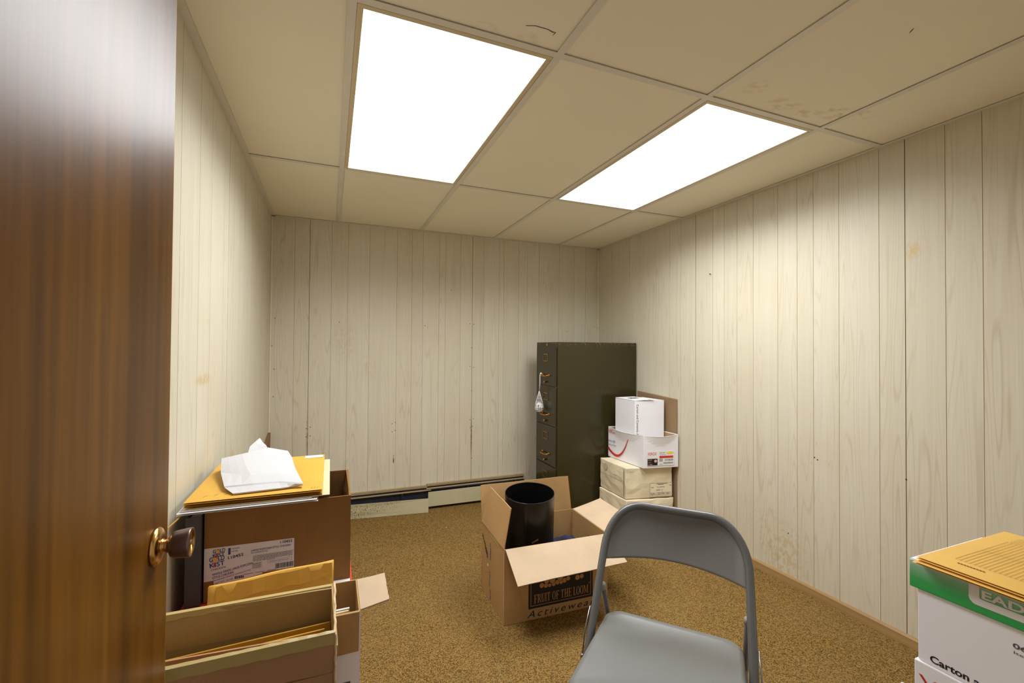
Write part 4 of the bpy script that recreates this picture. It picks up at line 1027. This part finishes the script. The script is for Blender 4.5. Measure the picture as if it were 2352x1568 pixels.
# yellow strip by the wall, brown board in the far corner
mb = MB().tube([(XL+0.004, -1.19, 0.790), (XL+0.006, -1.06, 0.786), (XL+0.010, -0.99, 0.789), (XL+0.022, -0.955, 0.7935)], 0.0022, 8, flat=0.6)
mb = MB().slab([(XL+0.003, -1.16, 0.784), (XL+0.003, -1.155, 0.779), (XL+0.021, -0.972, 0.785), (XL+0.021, -0.972, 0.7875)], (0.0015, 0, 0))
link('torn_strip', mb, m_env, strip_owner)
mb = MB().hexa([(XL+0.002, 0.86, 0.001), (XL+0.004, 1.03, 0.001), (XL+0.020, 1.03, 0.001), (XL+0.018, 0.86, 0.001), (XL+0.002, 0.80, 0.600), (XL+0.003, 1.064, 0.655), (XL+0.016, 1.064, 0.655), (XL+0.016, 0.80, 0.600)])
tag(link('wooden_board', mb, m_plank, loc=(XL+0.01, 0.9, 0)), 'brown wooden board leaning in the left back corner behind the foam sheet', 'board')

# ------------------------------------------------------------------ boxes at the right edge
k_ = 0.63; C0 = V((-0.0425, -2.4565, 1.2543))
RX, RY1 = 1.112, -1.881; RY0 = RY1-0.44; RW = 0.290
LZ0, LZ1 = 0.7525, 0.8115
def rstack(z0, z1, label, name='paper_box'):
    t = thing(name, (RX+0.006+RW/2, (RY0+RY1)/2, z0), label, 'box', 'white boxes stacked at the right edge')
    return t
ub = rstack(0.603, LZ1, 'white lidded box with green lid, holding up the yellow envelopes at right')
mb = MB(); mb.box(RX+0.006, RX+RW-0.006, RY0+0.006, RY1-0.012, 0.603, LZ1-0.006); bbd = link('carton_body', mb, m_white_bright, ub, bevel=0.0015)
mb = MB(); mb.box(RX, RX+RW, RY0, RY1, LZ0, LZ1-0.0015); ld = link('lid', mb, m_lid, ub, bevel=0.002)
for o in (ld,):   # print fades upward from the rim of the lid
    o.location = V((0, 0, LZ0))-OFF[ub.name]+V((OFF[ub.name].x, OFF[ub.name].y, 0))*0
    sh = V((0, 0, LZ0-OFF[ub.name].z)); o.location = sh
    for v in o.data.vertices: v.co -= sh
mb = MB().box(RX+0.002, RX+RW-0.002, RY0+0.002, RY1-0.002, LZ1-0.0016, LZ1); link('lid_top', mb, m_white_bright, ld)
for o in ld.children: o.location = -ld.location
Y_ = lambda y: C0.y+k_*(y-C0.y); Z_ = lambda z: C0.z+k_*(z-C0.z)
PE = V((RX, 0, 0)); EY = V((0, -1, 0))
mb = MB(); w_ = Y_(-1.698)
pts = [(Y_(-1.6965), Z_(0.545))]
outer = [(-1.697,0.540),(-1.6965,0.500),(-1.699,0.492),(-1.704,0.486),(-1.711,0.4825),(-1.90,0.4845)]
inner = [(-1.721,0.541),(-1.721,0.511),(-1.7215,0.508),(-1.723,0.5055),(-1.727,0.504),(-1.90,0.504)]
mb.grid([[V((RX-0.0005, Y_(y), Z_(zz))) for y, zz in outer], [V((RX-0.0005, Y_(y), Z_(zz))) for y, zz in inner]])
text(mb, 'EAD', (RX, Y_(-1.7265), Z_(0.5085)), (0, Y_(-1.818)-Y_(-1.7265), 0), (0, 0, k_*0.0235), bold=0.03, lift=0.0008)
lt = link('white_lettering', mb, m_paper, ld)
lt.location = -ld.location
mb = MB(); PX = RX+0.006
text(mb, 'Carton and Contents', (PX, Y_(-1.595), Z_(0.233)), (0, -0.186, 0), (0, 0, 0.0135), lift=0.0006, bold=0.022); link('lettering', mb, m_black, bbd)
mb = MB(); text(mb, '06.', (PX, Y_(-1.789), Z_(0.398)), (0, -0.0225, 0), (0, 0, 0.0085), lift=0.0006, bold=0.02); link('lettering', mb, m_ink, bbd); mb = MB(); text(mb, 'Item', (PX, Y_(-1.791), Z_(0.381)), (0, -0.0225, 0), (0, 0, 0.005), lift=0.0006); link('lettering', mb, m_ink, bbd)
def wbox(z0, z1, dx, label, red=False):
    t = rstack(z0, z1, label)
    mb = MB().box(RX+0.003+dx, RX+RW-0.004+dx, RY0+0.004, RY1-0.006+dx, z0, z1); b = link('carton_body', mb, m_white_bright, t, bevel=0.002)
    if red:
        mb = MB(); text(mb, 'XEROX', (RX+0.003+dx, Y_(-1.565), z1-0.062), (0, -0.17, 0), (0, 0, 0.036), lift=0.0006); link('red_lettering', mb, m_redink, b)
wbox(0.403, 0.602, -0.001, 'white copy-paper box with red lettering, right below the green-lidded box', True)
wbox(0.202, 0.402, 0.004, 'white box second from the floor in the right-hand stack')
wbox(0.001, 0.201, 0.0, 'white box on the carpet at the bottom of the right-hand stack')
z = LZ1+0.0006
el = ['lowest yellow envelope on the green-lidded box', 'second lowest yellow envelope on the green-lidded box', 'second highest yellow envelope on the green-lidded box', 'top yellow form-printed envelope on the green-lidded box']
for k in range(4):
    ox = (-0.012, -0.013, -0.004, 0.0)[k]; oy = (0.003, -0.001, 0.0, 0.0)[k]
    te = envelope('yellow_envelope', 1.101+ox, 1.458+ox, -2.165+oy, -1.900+oy, z, 0.0026, 0.0, m_env_pale, el[k], 'envelope', 'yellow envelopes on the green-lidded box', 60+k); z += 0.0029 + (0.0012 if k == 1 else 0)
zt = z-0.0003
Xs = lambda x: C0.x+k_*(x-C0.x)
mb = MB()
for i in range(17):
    y = Y_(-1.632)-0.0072*i; strip(mb, [(Xs(1.868), y, zt+0.0004), (Xs(2.21), y+0.0012, zt+0.0004)], 0.0007, (0, 0, 1))
for x in (1.868, 2.035, 2.21): strip(mb, [(Xs(x), Y_(-1.632), zt+0.0004), (Xs(x), Y_(-1.632)-0.115, zt+0.0004)], 0.0006, (0, 0, 1))
for i in range(4):
    strip(mb, [(Xs(2.225+0.018*i), Y_(-1.632), zt+0.0004), (Xs(2.225+0.018*i), Y_(-1.632)-0.07, zt+0.0004)], 0.0012, (0, 0, 1))
for i in range(9): strip(mb, [(Xs(1.838), Y_(-1.650)-0.0047*i, zt+0.0004), (Xs(1.836), Y_(-1.650)-0.0047*i-0.0034, zt+0.0004)], 0.004, (0, 0, 1))
link('printed_form', mb, m_brownink, te)
# white carton on the floor, only its corner in the frame
c = V((1.655, -1.585, 0)); e1 = V((0.62, -0.78, 0)).normalized(); e2_ = V((-0.78, -0.62, 0)).normalized()
mb = MB(); P4 = [c, c+e1*0.26, c+e1*0.26+e2_*0.18, c+e2_*0.18]
mb.hexa([p+up*0.001 for p in P4]+[p+up*0.2 for p in P4])
tag(link('small_carton', mb, m_white_bright, loc=c+e1*0.13+e2_*0.09, bevel=0.004), 'white carton on the carpet, only its corner showing left of the right-hand stack', 'box')

# ------------------------------------------------------------------ folding chair
MX, MY, TH = 0.8292, -1.4603, -0.8417
ct, st = math.cos(TH), math.sin(TH)
def CW(x, y, z): return V((MX+x*ct-y*st, MY+x*st+y*ct, z))
ch = thing('folding_chair', (MX, MY, 0), 'grey metal folding chair facing the doorway in the foreground', 'chair')
KL = 0.6256; hw = lambda z: 0.212-0.0302*(z-0.43); ly = lambda z: KL*(z-0.43)
path = []
for z in (0.014, 0.1, 0.2, 0.3, 0.4, 0.5, 0.56, 0.60): path.append(CW(-hw(z), ly(z), z))
for i in range(0, 11):
    a = math.pi/2*i/10; x = 0.098+(hw(0.615)-0.098)*math.cos(a); z = 0.615+0.127*math.sin(a); path.append(CW(-x, ly(z), z))
for i in range(10, -1, -1):
    a = math.pi/2*i/10; x = 0.098+(hw(0.615)-0.098)*math.cos(a); z = 0.615+0.127*math.sin(a); path.append(CW(x, ly(z), z))
for z in (0.60, 0.56, 0.5, 0.4, 0.3, 0.2, 0.1, 0.014): path.append(CW(hw(z), ly(z), z))
link('front_frame', MB().tube(path, 0.0118, 14), m_chair_tube, ch, smooth=True)
nrm = (CW(0, 1, -KL)-CW(0, 0, 0)).normalized()
G = []; NU, NV = 44, 20
for i in range(NU+1):
    u = -1+2*i/NU; row = []; x = u*0.203; ax_ = abs(x)
    zt_ = 0.742 if ax_ < 0.098 else 0.615+0.127*math.sqrt(max(0, 1-((ax_-0.098)/(hw(0.615)-0.098))**2))
    zb_ = 0.588+0.032*(1-u*u)
    for j in range(NV+1):
        v = j/NV; z = zb_+(zt_-zb_)*v
        bow = 0.036*(1-u*u)*(1-v**2.5)
        ed = min((1-abs(u))*0.203, (zt_-z)*1.18)
        rim = 0.007*max(0, min(1, (ed-0.012)/0.014)); rim = rim if ed > 0.012 else 0.003*max(0, 1-ed/0.012)
        row.append(CW(x, ly(z), z)+nrm*(bow+rim-0.003))
    G.append(row)
link('backrest', MB().grid(G), m_chair, ch, smooth=True, solid=0.0016)
# seat pan
def rr(hx0, hx1, y0, y1, r, n=8):
    pts = []
    for (cx_, cy_, a0) in ((hx1-r, y1-r, 0), (-hx1+r, y1-r, 90), (-hx0+r, y0+r, 180), (hx0-r, y0+r, 270)):
        for i in range(n+1):
            a = math.radians(a0+90*i/n); pts.append((cx_+r*math.cos(a), cy_+r*math.sin(a)))
    return pts
out = rr(0.202, 0.191, -0.292, 0.111, 0.048); cyc = -0.09
rings = []
for s_, z in ((0.02, 0.431), (0.3, 0.4312), (0.6, 0.432), (0.8, 0.4345), (0.88, 0.4375), (0.93, 0.4392), (0.96, 0.4385), (0.98, 0.4355), (0.993, 0.430), (1.0, 0.422), (1.0, 0.406), (0.985, 0.404), (0.975, 0.408)):
    rings.append([CW(x*s_, cyc+(y-cyc)*s_, z+0.03*(-(y-cyc))*0.35*s_) for x, y in out])
mb = MB().grid(rings, 0, True); mb.poly(rings[0])
link('seat', mb, m_chair, ch, smooth=True)
for sg in (-1, 1):
    p0, p1 = CW(sg*0.200, 0.076, 0.518), CW(sg*0.188, 0.305, 0.012)
    mb = MB().tube([p0, p0.lerp(p1, 0.5), p1], 0.0082, 12); lg = link('rear_leg', mb, m_chair_tube, ch, smooth=True)
    mb = MB().tube([p0+(p0-p1).normalized()*0.006, p0+(p0-p1).normalized()*0.004, p0-(p0-p1).normalized()*0.014], [0.006, 0.0096, 0.0096], 12); link('leg_cap', mb, m_cap, lg, smooth=True)
    mb = MB().tube([p1, p1+V((0, 0, -0.011))], 0.0115, 12); link('rubber_foot', mb, m_rubber, lg, smooth=True)
    z = 0.02; mb = MB().tube([CW(sg*hw(z), ly(z), 0.022), CW(sg*hw(0.001), ly(0.001), 0.001)], 0.0145, 12); link('rubber_foot', mb, m_rubber, ch, smooth=True)
    q0, q1 = CW(sg*(hw(0.47)+0.0135), ly(0.47)-0.004, 0.475), CW(sg*(hw(0.36)+0.0135), ly(0.36)-0.002, 0.365)
    mb = MB().tube([q0, q0.lerp(q1, 0.5)+CW(sg*0.004, 0, 0)-CW(0, 0, 0), q1], 0.0022, 8); mb.lathe([(-0.004, 0.006), (0.004, 0.006)], q1, CW(sg, 0, 0)-CW(0, 0, 0), 12); link('hinge_rod', mb, m_steel, ch, smooth=True)
    a0 = CW(sg*0.196, -0.06, 0.392); mb = MB().slab([CW(sg*0.1945, 0.03, 0.408), CW(sg*0.1945, -0.10, 0.408), CW(sg*0.1945, -0.08, 0.372), CW(sg*0.1945, 0.0, 0.372)], CW(sg*0.004, 0, 0)-CW(0, 0, 0)); link('hinge_bracket', mb, m_chair_tube, ch)
z = 0.13; link('front_crossbar', MB().tube([CW(-hw(z), ly(z), z), CW(hw(z), ly(z), z)], 0.008, 12), m_chair_tube, ch, smooth=True)
link('rear_crossbar', MB().tube([CW(-0.180, 0.236, 0.13), CW(0.180, 0.236, 0.13)], 0.007, 12), m_chair_tube, ch, smooth=True)

# ------------------------------------------------------------------ world, camera, view
w = bpy.data.worlds.new('World'); sc.world = w; w.use_nodes = True
w.node_tree.nodes['Background'].inputs[0].default_value = (0.96, 0.97, 1.0, 1); w.node_tree.nodes['Background'].inputs[1].default_value = HALL
yaw, pit, rol = 0.3845, 0.0141, 0.0071
f = V((math.sin(yaw)*math.cos(pit), math.cos(yaw)*math.cos(pit), math.sin(pit))); r0 = V((math.cos(yaw), -math.sin(yaw), 0)); u0 = r0.cross(f)
rc_ = r0*math.cos(rol)+u0*math.sin(rol); uc = u0*math.cos(rol)-r0*math.sin(rol)
cam = bpy.data.cameras.new('camera'); co = bpy.data.objects.new('camera', cam); COL.objects.link(co)
co.matrix_world = Matrix(((rc_.x, uc.x, -f.x, C0.x), (rc_.y, uc.y, -f.y, C0.y), (rc_.z, uc.z, -f.z, C0.z), (0, 0, 0, 1)))
cam.sensor_width = 36.0; cam.lens = 36.0*1028.9/2352.0; cam.clip_start = 0.02
cam.dof.use_dof = True; cam.dof.focus_distance = 2.0; cam.dof.aperture_fstop = 10.0
sc.camera = co
sc.view_settings.view_transform = 'Standard'; sc.view_settings.look = 'None'; sc.view_settings.gamma = 1.0
sc.view_settings.exposure = 0.0; sc.view_settings.use_curve_mapping = False
try:
    sc.cycles.max_bounces = 12; sc.cycles.diffuse_bounces = 8
except Exception: pass
